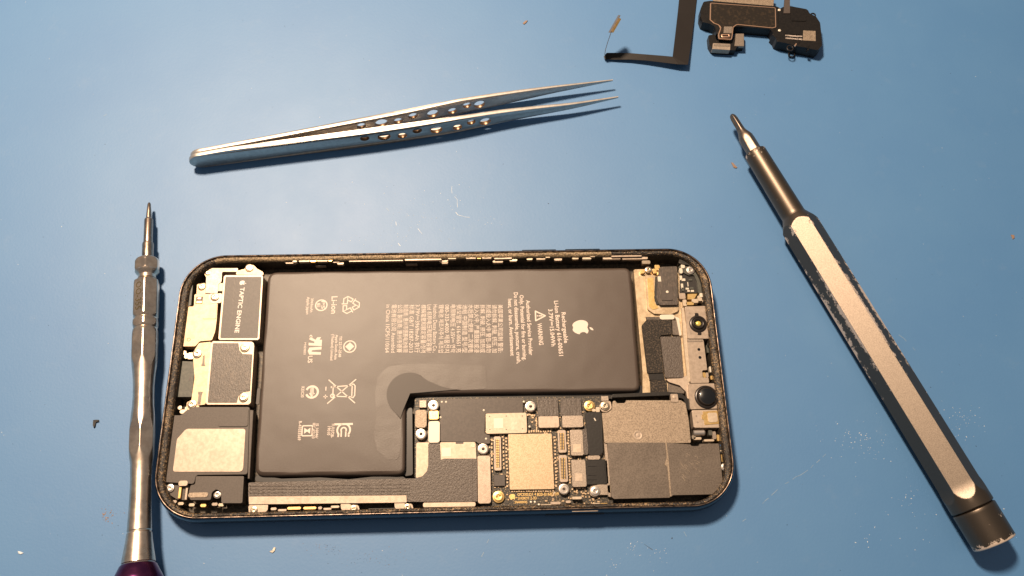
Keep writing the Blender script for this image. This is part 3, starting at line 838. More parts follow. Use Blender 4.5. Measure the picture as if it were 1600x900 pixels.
# antenna contacts between the frame and the inside, far side and near side
def clip(u0, v0, u1, v1, z, m='plate', name='antenna_contact', r=0.02):
    return prism(name, box_px(u0, v0, u1, v1, z), z - 0.12, z, m, FR, 0.012, 1, r)
for u0, v0, u1, v1, z, m in [
    (446, 408, 462, 411.5, .60, 'plate'), (457, 407, 464, 409.5, .675, 'cream'), (467, 406.5, 484, 409, .675, 'cream'), (485, 406, 494, 409, .665, 'gold'), (495, 405.8, 512, 408.4, .675, 'cream'), (513, 405.5, 519, 408, .665, 'gold'), (520, 405, 531, 410, .60, 'plate'), (527, 409, 537, 413, .57, 'cream'),
    (493, 414.5, 509, 416, .45, 'plate'), (634, 411.5, 652, 413.2, .45, 'plate'), (632, 404.5, 690, 406.5, .67, 'plate'), (686, 402, 700, 409, .60, 'plate_grey'), (700, 402, 713, 404.5, .675, 'cream'), (728, 401.5, 744, 404, .675, 'cream'), (745, 401.5, 752, 404, .665, 'gold'), (753, 401, 768, 403.8, .675, 'cream'), (690, 409, 700, 411.5, .57, 'cream'),
    (720, 399.6, 775, 401, .69, 'plate'), (772, 402, 800, 404.5, .66, 'plate'), (770, 407, 786, 410, .57, 'cream'), (793, 392, 820, 396, .715, 'cream'), (796, 404, 808, 408, .60, 'screw_metal'), (812, 398, 862, 399.6, .69, 'plate'), (823, 403, 832, 406, .62, 'screw_metal'), (838, 402.5, 852, 405.5, .62, 'cream'), (852, 399.6, 860, 402.5, .665, 'screw_metal'), (827, 398.5, 832, 401.5, .63, 'screw_metal'),
    (876, 392, 886, 395, .715, 'cream'), (866, 403, 878, 407, .60, 'plate'), (886, 397.5, 938, 399, .69, 'plate'), (894, 402, 904, 405, .62, 'screw_metal'), (910, 402, 924, 405, .62, 'cream'), (922, 399, 930, 401.5, .665, 'screw_metal'), (890, 399, 896, 402, .63, 'screw_metal'),
    (942, 401.5, 970, 405, .61, 'plate_bright'), (955, 399, 1003, 401, .68, 'plate'), (972, 401, 1012, 405, .61, 'plate_bright'), (1003, 407, 1016, 412, .57, 'screw_metal'), (545, 406.8, 630, 408.2, .67, 'plate_grey'),
    # near side
    (423, 793, 432, 797, .60, 'plate'), (434, 795.5, 448, 798.5, .62, 'plate'), (449, 792, 470, 796, .62, 'gold'), (474, 791.8, 494, 795.6, .62, 'gold'), (497, 791.5, 503, 796, .60, 'plate_grey'), (505, 793.5, 518, 796.5, .62, 'plate'), (517, 790, 530, 793.5, .62, 'cream'), (575, 794, 628, 797, .56, 'black_plastic'), (655, 796, 740, 798.5, .56, 'black_plastic'),
    (800, 796, 812, 798, .64, 'plate_grey'), (845, 788, 862, 791.5, .60, 'cream'), (860, 784, 876, 788, .60, 'plate'), (866, 792, 884, 796, .64, 'cream'), (884, 782, 892, 786, .60, 'plate'), (894, 776, 909, 780, .60, 'cream'), (905, 789, 925, 794, .62, 'gold'), (925, 786, 938, 790, .60, 'cream'), (893, 795, 935, 799, .70, 'plate_bright'), (938, 786, 950, 794, .58, 'gold'),
]:
    clip(u0, v0, u1, v1, z, m)

# ---------------------------------------------------------------- logic board
BO = poly('logic_board', [(648, 622), (950, 619), (958, 790), (752, 792), (750, 745), (648, 748)], 0.30, 0.43, 'board', PH, 0.01, 1, 0.05)
SD = poly('board_shield', [(688, 623.5), (817, 621.5), (817, 645), (758, 646), (757, 678), (765, 679), (766, 693), (748, 693), (744, 690), (688, 690)], 0.40, 0.515, 'shield_dark', BO, 0.012, 2, 0.03)
for u, v in ((690.5, 628), (697, 628), (688.5, 652), (756, 641), (759.5, 685.5), (818.5, 627.5), (827.5, 666.5)):
    c = P(u, v, 0.52); lathe('test_pad', u, v, 0.52, [(0.032, 0.42), (0.032, 0.517), (0.022, 0.524), (0, 0.526)], 'cream_white', BO, 12)
for u, v in ((677.5, 634), (658, 678.5), (755, 701.8), (829, 635.5), (881, 764.5)):
    post(u, v, 0.53, 8.6, BO)
rect('gold_box', 649, 640.5, 666.5, 668, 0.4, 0.58, 'shield_tan', BO, 0.02, 2, 0.05)
rect('cream_box', 669.5, 658, 687, 691.5, 0.4, 0.58, 'cream_white', BO, 0.02, 2, 0.05)
rect('gold_pad', 670.5, 642, 685, 655, 0.4, 0.54, 'gold', BO, 0.01, 1, 0.02)
rect('grey_pad', 655, 625, 666.5, 637, 0.4, 0.52, 'plate_grey', BO, 0.01)
rect('capacitor', 685.5, 641, 689, 648, 0.4, 0.52, 'chip_dark', BO, 0.01)
CP = poly('cream_shield', [(650.5, 691.5), (743, 690.5), (744.5, 720), (744, 740), (650, 747.5)], 0.36, 0.50, 'cream', BO, 0.01, 1, 0.04)
rect('code_label', 690.5, 699.5, 704.5, 713.5, 0.47, 0.506, 'cream_white', BO, 0.001)
rect('edge_notch', 712, 690.5, 724, 693, 0.45, 0.512, 'chip_dark', BO, 0)
rect('shield_corner', 736, 692, 743, 699, 0.45, 0.508, 'plate_bright', BO, 0.004, 1, 0.04)
rect('metal_cover', 746.5, 712, 766.5, 786.5, 0.40, 0.56, 'plate', BO, 0.014, 2, 0.05)
rect('code_shield', 759, 645.5, 823, 677, 0.40, 0.56, 'cream', BO, 0.014, 2, 0.04)
rect('code_label', 771.5, 653.5, 786, 669, 0.54, 0.563, 'cream_white', BO, 0.001)
rect('code_label', 798, 652, 809, 672, 0.54, 0.563, 'plate_bright', BO, 0.001)
for u, v in ((765, 650.5), (791, 650), (816, 650), (765.5, 671), (791, 671), (816.5, 670)):
    lathe('shield_hole', u, v, 0.56, [(0.016, 0.55), (0.016, 0.5625), (0, 0.5625)], 'black_plastic', BO, 10)
def connector(u0, v0, u1, v1):
    z = 0.52
    o = rect('board_connector', u0, v0, u1, v1, 0.4, z, 'plate', BO, 0.01, 1, 0.03)
    o2 = rect('connector_core', u0 + 2.4, v0 + 4.5, u1 - 2.4, v1 - 4.5, 0.4, z + 0.006, 'chip_dark', BO, 0.004)
    n = max(5, int((v1 - v0) / 3.0))
    bm = bmesh.new()
    for i in range(n):
        v = v0 + 5.5 + (v1 - v0 - 11) * i / (n - 1)
        for uu in (u0 + 3.2, u1 - 5.2):
            add_prism(bm, box_px(uu, v - 0.6, uu + 2, v + 0.6, z), z, z + 0.014, 0)
    q = from_bm('pin_row', bm, 'gold', BO); q['kind'] = 'stuff'
connector(772, 682, 783, 735); connector(872, 672, 884.5, 707); connector(874, 711, 886.5, 753)
rect('small_chip', 771.5, 741.5, 789.5, 759.5, 0.4, 0.50, 'chip_dark', BO, 0.01)
CH = poly('main_chip', [(794, 678.5), (861.8, 677.5), (866, 764), (796.7, 765)], 0.40, 0.525, 'gold_chip', BO, 0.012, 1, 0.015)
screw(779, 776.6, 0.46, 9.6, BO, 'gold')
# tiny parts round the chip
tiny = bmesh.new()
def tiny_row(n, u0, v0, u1, v1, a, b, j=0.4):
    for i in range(n):
        f = (i + 0.5) / n; u = u0 + (u1 - u0) * f + random.uniform(-j, j); v = v0 + (v1 - v0) * f + random.uniform(-j, j)
        add_prism(tiny, box_px(u - a, v - b, u + a, v + b, 0.46), 0.42, 0.455 + random.uniform(0, 0.02), 0.004)
tiny_row(18, 795, 674.3, 862, 673.5, 1.2, 1.8); tiny_row(15, 790.5, 682, 793, 762, 1.4, 1.5); tiny_row(18, 798, 768, 866, 767.3, 1.4, 1.1)
tiny_row(15, 866.5, 680, 869.5, 762, 1.4, 1.5); tiny_row(8, 768.5, 684, 769, 734, 1.2, 1.8); tiny_row(8, 786.5, 684, 787, 734, 1.2, 1.8)
tiny_row(9, 887.8, 673, 889, 712, 1.2, 1.6); tiny_row(10, 889, 714, 891, 756, 1.2, 1.6); tiny_row(10, 893, 765, 918, 772, 1.3, 1.3, 2.5); tiny_row(7, 838, 652, 838.5, 672, 1.0, 1.4)
tiny_row(6, 824, 648, 836, 649, 1.2, 1.6, 1); tiny_row(9, 843, 669.8, 908, 669, 1.2, 1.1)
for _ in range(420):
    u, v = random.uniform(754, 948), random.uniform(640, 787)
    if 797 < u < 842 and v > 768: continue        # keep the printed corner clear
    a, b = random.choice(((0.9, 1.6), (1.6, 0.9), (1.2, 1.2), (2.0, 1.2)))
    add_prism(tiny, box_px(u - a, v - b, u + a, v + b, 0.45), 0.42, 0.44 + random.uniform(0, 0.025), 0.004)
q = from_bm('surface_components', tiny, 'gold_chip', BO); q['kind'] = 'stuff'
bm = bmesh.new(); apple(bm, 801, 776.5, 0.22, 0.434); from_bm('fruit_emblem', bm, 'gold', BO)
lettering([('CPC3303', (808.5, 772.8), (825.5, 772.4), 0.075), ('D1 4', (827, 772.3), (837.5, 772), 0.075), ('820-01682-09', (839, 772.4), (873, 771.6), 0.085),
           ('2019Z80ZYT', (809, 778.7), (827, 778.3), 0.065), ('Z-3D', (828.5, 778.3), (838.5, 778), 0.075), ('2N4000045', (804, 784.6), (824, 784.3), 0.065)], 'gold', BO, 0.434)
for u, v in ((829.7, 784.3), (835.8, 784.2), (842, 788.5), (866, 769.5)):
    lathe('test_pad', u, v, 0.434, [(0.030, 0.42), (0.030, 0.434), (0.022, 0.438), (0, 0.438)], 'cream_white', BO, 12)
# board-to-board cable ends
def cable_end(px, cap, capm, fm='flex', ribs=0, name='cable_end'):
    o = poly(name, px, 0.42, 0.535, fm, BO, 0.008, 1, 0.015)
    if ribs:
        u0, v0, u1, v1 = px[0][0], px[0][1], px[2][0], px[2][1]
        for i in range(ribs):
            u = u0 + 2.5 + (u1 - u0 - 5) * i / (ribs - 1)
            rect('cable_trace', u - 1.0, v0 + 2, u + 1.0, v1 - 2, 0.52, 0.545, fm, BO, 0.005)
    rect('cable_cap', *cap, 0.42, 0.58, capm, BO, 0.014, 2, 0.035)
cable_end([(840, 622.5), (872, 622.5), (873, 651), (840, 651)], (841.5, 650.5, 873.5, 668), 'plate', ribs=5)
cable_end([(876, 622.5), (908, 622.5), (909, 650), (876, 650)], (878.5, 649.5, 911, 667.5), 'plate_grey', ribs=5)
cable_end([(908, 672), (918, 668), (919, 710), (909, 711)], (891.5, 671.5, 911, 711.5), 'plate_grey')
cable_end([(913, 719), (953, 717), (954, 756), (914, 757)], (893.5, 718.5, 915.5, 760.5), 'plate_grey', 'flex_black')
rect('code_label', 895.5, 694, 908, 706.5, 0.57, 0.583, 'cream', BO, 0.001); rect('code_label', 898.5, 739.5, 910, 751.5, 0.57, 0.583, 'plate_bright', BO, 0.001)
poly('black_cable', [(914, 646), (920, 644), (940, 643.5), (942, 706), (938, 711.5), (920, 711), (918, 690)], 0.42, 0.565, 'flex_black', BO, 0.012, 1, 0.04)
poly('cable_fleck', [(927.5, 653.5), (929, 652.8), (931.5, 657), (930, 657.8)], 0.56, 0.568, 'cream_white', BO, 0)
rect('cable_cap', 918, 711.8, 937.5, 718, 0.42, 0.56, 'plate_grey', BO, 0.01, 1, 0.03)
for v in (727, 741, 748):
    rect('cable_wrinkle', 918, v, 932, v + 1.5, 0.53, 0.548, 'flex_black', BO, 0.006, 1, 0.01)
rect('cable_fold', 945, 719, 950, 756, 0.45, 0.56, 'flex_black', BO, 0.008)
screw(921, 634.5, 0.52, 8.8, BO, 'gold')
poly('mounting_ear', [(922, 760), (936, 757), (954, 757), (955, 773), (938, 773), (930, 777), (921, 773)], 0.42, 0.54, 'plate_grey', BO, 0.012, 1, 0.05)
screw(930, 767.5, 0.545, 7.8, BO, 'post_metal')
for u, v, a, b in ((952, 764, 2.5, 6), (934, 640, 3, 4), (939, 636, 2, 4), (928, 641, 3, 2)):
    rect('spring_contact', u - a, v - b, u + a, v + b, 0.42, 0.56, 'cream', BO, 0.012, 1, 0.02)

# ---------------------------------------------------------------- shields at the right of the board
UP = poly('upper_shield', [(940.5, 645), (950, 644.5), (956, 640), (957.5, 627), (962, 625.7), (963, 630), (977, 630), (978, 625.5), (1064, 625.5), (1071, 630), (1076, 656), (1079.5, 692), (944.5, 692)], 0.40, 0.60, 'shield_tan', PH, 0.014, 2, 0.03)
lathe('spot_weld', 997, 680, 0.60, [(0.14, 0.595), (0.13, 0.606), (0.10, 0.610), (0.085, 0.604), (0.05, 0.608), (0, 0.610)], 'plate', UP, 20)
rect('top_clip', 1048, 615.5, 1059.5, 628, 0.45, 0.62, 'plate', UP, 0.012, 1, 0.02); lathe('clip_dimple', 1053.5, 620.5, 0.62, [(0.06, 0.61), (0.05, 0.63), (0.02, 0.633), (0, 0.633)], 'plate_bright', UP, 14)
poly('mounting_ear', [(938, 628), (954, 626), (956, 638), (949, 643.5), (939, 643)], 0.42, 0.56, 'plate', UP, 0.012, 1, 0.05)
screw(945.5, 634.5, 0.565, 7.2, UP); rect('top_clip', 939, 618.5, 951, 626.5, 0.4, 0.58, 'plate_grey', UP, 0.01)
LW = poly('lower_shield', [(949, 691.5), (1040, 691.5), (1043, 715), (1048, 776), (1046, 777.5), (959.5, 779.5), (955.5, 776), (952, 735)], 0.40, 0.622, 'shield_brown', PH, 0.014, 2, 0.02)
poly('folded_half', [(1040.4, 691.5), (1079, 694.5), (1080, 697), (1092, 697), (1093, 693.5), (1123, 693), (1126, 720), (1130.5, 769), (1127.5, 772), (1052, 773.6), (1048.4, 776), (1043.4, 715)], 0.40, 0.634, 'shield_brown', LW, 0.014, 2, 0.015)
poly('crease', [(1039.6, 692), (1041.6, 692), (1044.6, 715), (1049.4, 775.5), (1047, 776), (1043, 730), (1038.5, 726), (1042, 715)], 0.60, 0.642, 'shield_tan', LW, 0.004)
sc = bmesh.new()
for _ in range(46):
    u, v = random.gauss(1072, 14), random.gauss(722, 16); L = random.uniform(2, 9); a = random.gauss(0.75, 0.25)
    du, dv = math.cos(a) * L, math.sin(a) * L; w_ = random.uniform(0.15, 0.4)
    if not (1052 < u and u + du < 1116 and 700 < v and v + dv < 764): continue
    pts_ = W([(u, v), (u + du, v + dv), (u + du - w_, v + dv + w_), (u - w_, v + w_)], 0.6355)
    add_fill(sc, pts_, 0.6355)
from_bm('scuff_marks', sc, 'shield_tan', LW)['kind'] = 'stuff'
poly('side_flange', [(943.5, 692), (948.6, 692), (951.8, 735), (955, 777), (950, 776), (947, 735)], 0.40, 0.56, 'plate_grey', LW, 0.01)
poly('gap_cable', [(957, 616), (1040, 612), (1064, 614), (1076, 624), (1079, 640), (1074, 640), (1068, 623), (1046, 617.5), (957, 621)], 0.40, 0.55, 'flex_black', PH, 0.02, 2, 0.02)
# small parts at the far right wall
EX = rect('edge_component', 1124, 693, 1131.5, 708.5, 0.35, 0.56, 'black_plastic', PH, 0.01)
for v, m in ((695, 'blue_part'), (699, 'green_block'), (703.5, 'cream')): rect('component_band', 1125, v, 1130.8, v + 1.6, 0.54, 0.566, m, EX, 0.002)
rect('edge_contact', 1127, 709.5, 1134, 722, 0.35, 0.54, 'gold', EX, 0.012, 1, 0.02)
screw(1132, 730, 0.56, 6.2, EX, 'post_metal')
for u, v in ((1131, 742), (1134, 751), (1132, 762)): rect('edge_contact', u - 3, v - 3, u + 3, v + 3, 0.35, 0.50, random.choice(['green_block', 'plate_grey', 'gold']), EX, 0.015, 1, 0.03)

# ---------------------------------------------------------------- camera side: brass base, foam, cables
BS = poly('brass_base', [(990, 421), (1034, 420), (1062, 428), (1070, 480), (1080, 600), (1076, 614), (1040, 612), (1004, 618), (1004, 580)], 0.15, 0.42, 'brass_floor', PH, 0.01, 1, 0.04)
poly('foam_pad', [(1003, 508), (1010, 500), (1049, 499), (1050, 522), (1030, 524), (1037, 582), (1012, 583)], 0.40, 0.525, 'foam', BS, 0.02, 2, 0.05)
poly('foam_pad', [(1016, 594), (1041, 594), (1043, 616), (1017, 617)], 0.40, 0.50, 'foam', BS, 0.02, 2, 0.03)
poly('tape_strip', [(1013, 583.5), (1037, 583), (1039, 594), (1015, 594)], 0.40, 0.49, 'flex_black', BS, 0.01)
poly('tape_strip', [(1009, 495), (1030, 495), (1031, 500), (1010, 500)], 0.40, 0.48, 'label_worn', BS, 0.01)
poly('grey_cable', [(1031.5, 526), (1063, 526), (1068, 590), (1039.5, 590)], 0.40, 0.505, 'flex', BS, 0.012, 1, 0.02)
poly('brown_tape', [(1050, 500), (1062, 501), (1063, 524), (1051, 523)], 0.40, 0.50, 'shield_brown', BS, 0.01)  # brown tape between the foam pad and the bracket edge
poly('bracket_edge', [(1054, 494), (1061, 497), (1065, 523), (1062, 525), (1057, 500)], 0.40, 0.53, 'cream_white', BS, 0.01, 1, 0.01)
rect('cream_tab', 1031, 491.5, 1054, 499, 0.40, 0.53, 'cream_white', BS, 0.012, 2, 0.06)
poly('bracket_edge', [(1065, 481), (1069, 480), (1074, 528), (1079, 596), (1075, 598), (1071, 560), (1068, 530)], 0.40, 0.56, 'cream', BS, 0.012)
poly('bracket_arm', [(1039, 592), (1066, 591), (1074, 585), (1077, 597), (1079, 612), (1075, 628), (1072, 612), (1062, 602), (1046, 597)], 0.40, 0.55, 'plate_bright', BS, 0.012, 1, 0.04)
poly('dark_gusset', [(1044, 598), (1060, 602), (1070, 611), (1069, 615), (1044, 614)], 0.38, 0.47, 'shield_brown', BS, 0.01)
# top: flood module and gold cable
poly('gold_cable', [(1008, 430), (1025, 430), (1027, 470), (1031, 477), (1061, 478), (1060, 486), (1048, 491), (1022, 490), (1012, 483)], 0.40, 0.50, 'brass_floor', BS, 0.012, 1, 0.06)
poly('gold_cable', [(1011.5, 434), (1021, 434), (1023, 474), (1030, 481), (1020, 484), (1014, 478)], 0.48, 0.512, 'gold', BS, 0.006, 1, 0.03)
FL = poly('front_sensor', [(1032, 417), (1058, 416), (1059, 476), (1031, 476.5), (1026, 466), (1029, 420)], 0.30, 0.60, 'label_worn', PH, 0.02, 2, 0.03)
poly('sensor_step', [(1037, 447), (1051, 447), (1052, 469), (1033, 469), (1034, 462)], 0.58, 0.622, 'label_black', FL, 0.012, 2, 0.04)
lathe('sensor_dot', 1042.7, 456, 0.63, [(0.045, 0.61), (0.04, 0.637), (0.02, 0.64), (0, 0.64)], 'cream_white', FL, 14)
poly('sensor_side', [(1024, 432), (1030, 432), (1028, 466), (1031, 476), (1026, 476), (1022, 466)], 0.3, 0.54, 'black_plastic', FL, 0.01)
rect('sensor_pad', 1028, 431.5, 1033, 440, 0.5, 0.615, 'cream_white', FL, 0.006)
screw(1013, 422, 0.50, 5.4, BS)
for u, v, a, b in ((1027, 418, 4, 4), (1023, 424, 3, 3), (1029, 427, 3, 2.5), (1004, 424, 3, 3)):
    rect('spring_contact', u - a, v - b, u + a, v + b, 0.36, 0.53, 'gold', BS, 0.02, 2, 0.03)
PC = poly('corner_board', [(1062, 428), (1084, 427), (1089, 440), (1090, 458), (1062, 458)], 0.30, 0.47, 'black_plastic', PH, 0.01, 1, 0.03)
for u, v, a, b in ((1064, 434, 2, 3.5), (1068, 437, 3, 2), (1079, 437, 3, 1.5), (1066, 447, 1.8, 4), (1067, 452, 2, 3), (1074, 451, 2.5, 1.5), (1081, 450, 3, 1.8), (1076, 454.5, 2, 1.4), (1082, 454.5, 2.5, 1.6), (1075, 444, 0.7, 3.5)):
    rect('surface_component', u - a, v - b, u + a, v + b, 0.44, 0.50, random.choice(['cream_white', 'cream_white', 'green_block']), PC, 0.006)
poly('corner_bracket', [(1059, 418), (1066, 412), (1078, 414), (1086, 421), (1092, 432), (1096, 446), (1103, 456), (1102, 459), (1091, 458), (1089, 440), (1084, 429), (1076, 430), (1068, 426)], 0.30, 0.53, 'green_block', PC, 0.015, 1, 0.03)
poly('corner_wall', [(1062, 404), (1078, 404), (1092, 412), (1101, 424), (1108, 450), (1109, 466), (1104, 466), (1098, 440), (1088, 424), (1076, 414), (1060, 411)], 0.2, 0.60, 'inner_wall', PC, 0.02, 2, 0.05)
for u, v, a, b in ((1098, 437, 3, 5), (1101, 447, 2.5, 4)): rect('wall_fixing', u - a, v - b, u + a, v + b, 0.3, 0.60, 'black_plastic', PC, 0.02, 1, 0.03)
screw(1078.5, 422.5, 0.54, 6.6, PC, 'post_metal')
for u, v, a, b in ((1067, 416, 3, 3), (1064, 423, 2.5, 4), (1099, 461, 6, 3)): rect('spring_contact', u - a, v - b, u + a, v + b, 0.4, 0.56, 'cream_white', PC, 0.02, 2, 0.03)
rect('cream_pad', 1061, 458, 1071, 467, 0.35, 0.55, 'plate', PC, 0.012, 1, 0.02); poly('gold_pad', [(1074, 459), (1090, 458.5), (1086, 466), (1083, 468), (1074, 468)], 0.35, 0.53, 'gold', PC, 0.012)
for u, v, a, b in ((1086, 470, 5, 3), (1094, 466, 4, 4), (1101, 467, 4, 5), (1078, 474, 6, 2.5), (1070, 473, 3, 5)): rect('spring_contact', u - a, v - b, u + a, v + b, 0.35, 0.54, random.choice(['copper', 'gold', 'cream']), PC, 0.015, 1, 0.02)

# front cameras
CAMP = poly('camera_bracket', [(1073.5, 531), (1099, 530.5), (1101, 545), (1105, 578), (1097, 578.5), (1098, 590), (1107, 590), (1108, 598), (1079, 598.5)], 0.30, 0.585, 'plate', PH, 0.014, 2, 0.02)
for u, v in ((1092, 546), (1093.7, 558.5)): lathe('pin_hole', u, v, 0.585, [(0.045, 0.575), (0.045, 0.588), (0, 0.588)], 'lens_glass', CAMP, 14)
poly('bent_edge', [(1074, 529), (1099, 528.5), (1099, 534), (1074, 534.5)], 0.3, 0.595, 'plate_grey', CAMP, 0.01)
for u, v, a, b, m in ((1100, 586, 3, 4, 'gold'), (1105, 586, 2, 4, 'plate'), (1098, 591, 2, 3, 'gold'), (1112, 577, 3.5, 4.5, 'cream_white'), (1112, 590, 2, 3, 'gold'), (1118, 592, 2, 6, 'cream'), (1107, 545, 3, 6, 'green_block'), (1112, 555, 3, 8, 'green_block'), (1109, 540, 4, 4, 'black_plastic')):
    rect('edge_contact', u - a, v - b, u + a, v + b, 0.3, 0.52, m, CAMP, 0.012, 1, 0.02)
TOPC = poly('infrared_camera', [(1070, 479), (1102, 478), (1108, 484), (1115, 526), (1112, 529), (1074.5, 529)], 0.30, 0.625, 'plate', PH, 0.016, 2, 0.04)
c = P(1091, 505.7, 0.66)
lathe('lens_barrel', 1091, 505.7, 0.66, [(0.26, 0.61), (0.26, 0.645), (0.235, 0.665), (0.20, 0.67), (0.185, 0.655), (0.175, 0.655), (0.165, 0.70), (0.145, 0.71), (0.12, 0.70), (0.085, 0.675), (0.08, 0.66), (0, 0.655)], 'lens_ring', TOPC, 36)
lathe('lens', 1091.5, 505, 0.68, [(0.075, 0.66), (0.06, 0.674), (0.03, 0.682), (0, 0.684)], 'amber_glass', TOPC, 20)
for u, v in ((1088.5, 491.5), (1093, 521)): rect('lens_lug', u - 3, v - 2.5, u + 3, v + 2, 0.6, 0.645, 'lens_ring', TOPC, 0.01, 1, 0.03)
for u, v in ((1077, 489), (1079, 521), (1107, 519), (1102, 487)): lathe('plate_dimple', u, v, 0.625, [(0.035, 0.62), (0.03, 0.629), (0, 0.631)], 'plate_grey', TOPC, 12)
SELF = poly('selfie_camera', [(1075, 599.5), (1122, 599), (1126.5, 638), (1078.5, 639.5)], 0.30, 0.625, 'plate', PH, 0.016, 2, 0.03)
lathe('lens_barrel', 1104, 620, 0.66, [(0.335, 0.61), (0.335, 0.64), (0.315, 0.66), (0.28, 0.665), (0.265, 0.655), (0.25, 0.70), (0.235, 0.72), (0.20, 0.725)], 'lens_ring', SELF, 40)
lathe('lens', 1105.5, 619, 0.72, [(0.245, 0.69), (0.225, 0.722), (0.16, 0.742), (0.08, 0.752), (0, 0.755)], 'lens_glass', SELF, 36)
BOT = poly('dot_projector', [(1080.5, 641), (1124, 640), (1128.5, 664), (1125, 668), (1084, 668)], 0.30, 0.60, 'plate_bright', PH, 0.018, 2, 0.04)
poly('gold_window', [(1098, 643), (1123, 641.5), (1125.5, 662), (1101, 664), (1100, 656), (1097, 655), (1096.5, 648), (1098.5, 648)], 0.59, 0.612, 'gold', BOT, 0.004)
poly('window_pane', [(1105, 645), (1120, 644.5), (1122, 659), (1107, 660)], 0.60, 0.622, 'cream', BOT, 0.006, 1, 0.05)
for u, v in ((1088, 650), (1090, 660)): lathe('plate_dimple', u, v, 0.60, [(0.03, 0.595), (0.026, 0.603), (0, 0.605)], 'plate_grey', BOT, 12)

def axis_solid(name, p0, p1, prof, mat, parent, nang=48, roll=0.0, flats=6, smooth=32, wear=None, cap0=True, cap1=True):
    """turned rod from p0 to p1; prof rows (distance from p0, radius, apothem of the milled flats or None)"""
    p0, p1 = Vector(p0), Vector(p1); ax = (p1 - p0).normalized()
    up = Vector((0, 0, 1)); sx = ax.cross(up).normalized(); sy = sx.cross(ax).normalized()
    bm = bmesh.new(); rows = []; wv = []; fv = []
    for s, R, ap in prof:
        ring = []
        for i in range(nang):
            t = 2 * math.pi * i / nang; r = R
            if ap:
                k = 2 * math.pi / flats; d = ((t - roll + k / 2) % k) - k / 2
                r = min(R, ap / math.cos(d))
            ring.append(bm.verts.new(p0 + ax * s + (sx * math.sin(t) + sy * math.cos(t)) * r))
            if wear:
                wv.append(wear(s, t))
                o = (t - roll + math.pi / 2) % math.pi - math.pi / 2
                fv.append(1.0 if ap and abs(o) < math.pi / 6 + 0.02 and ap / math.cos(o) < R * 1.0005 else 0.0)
        rows.append(ring)
    for a, b in zip(rows, rows[1:]):
        for i in range(nang): bm.faces.new((a[i], a[(i + 1) % nang], b[(i + 1) % nang], b[i]))
    if cap0: bm.faces.new(rows[0])
    if cap1: bm.faces.new(rows[-1][::-1])
    bmesh.ops.recalc_face_normals(bm, faces=bm.faces)
    me = bpy.data.meshes.new(name); bm.to_mesh(me); bm.free()
    if wear:
        at = me.attributes.new('wear', 'FLOAT', 'POINT')
        at.data.foreach_set('value', wv)
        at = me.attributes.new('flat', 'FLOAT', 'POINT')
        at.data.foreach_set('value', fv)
    return link(name, me, mat, parent, smooth)

# silver spring barrel of the sensor by the lower camera
a, b = P(1083, 676.5, 0.5), P(1103, 676, 0.5)
axis_solid('metal_barrel', a, b, [(0, 0.06, None), (0.02, 0.08, None), (0.30, 0.08, None), (0.33, 0.06, None)], 'post_metal', BOT, 20)
for u, v, a_, b_, m in ((1090, 685, 6, 2, 'cream'), (1110, 676, 3, 4, 'green_block'), (1116, 680, 3, 6, 'plate_grey'), (1122, 684, 2, 5, 'gold'), (1108, 688, 8, 1.6, 'cream'), (1084, 683, 3, 3, 'screw_metal')):
    rect('edge_contact', u - a_, v - b_, u + a_, v + b_, 0.3, 0.50, m, BOT, 0.012, 1, 0.02)

# ================================================================== TWEEZERS
def lerp_tab(tab, x):
    for (a, va), (b, vb) in zip(tab, tab[1:]):
        if x <= b: return va + (vb - va) * max(0, (x - a)) / (b - a)
    return tab[-1][1]
TW = empty('tweezers', P(620, 205, 0))
tag(TW, 'fine pointed stainless steel tweezers with round holes along both arms', 'tweezers')

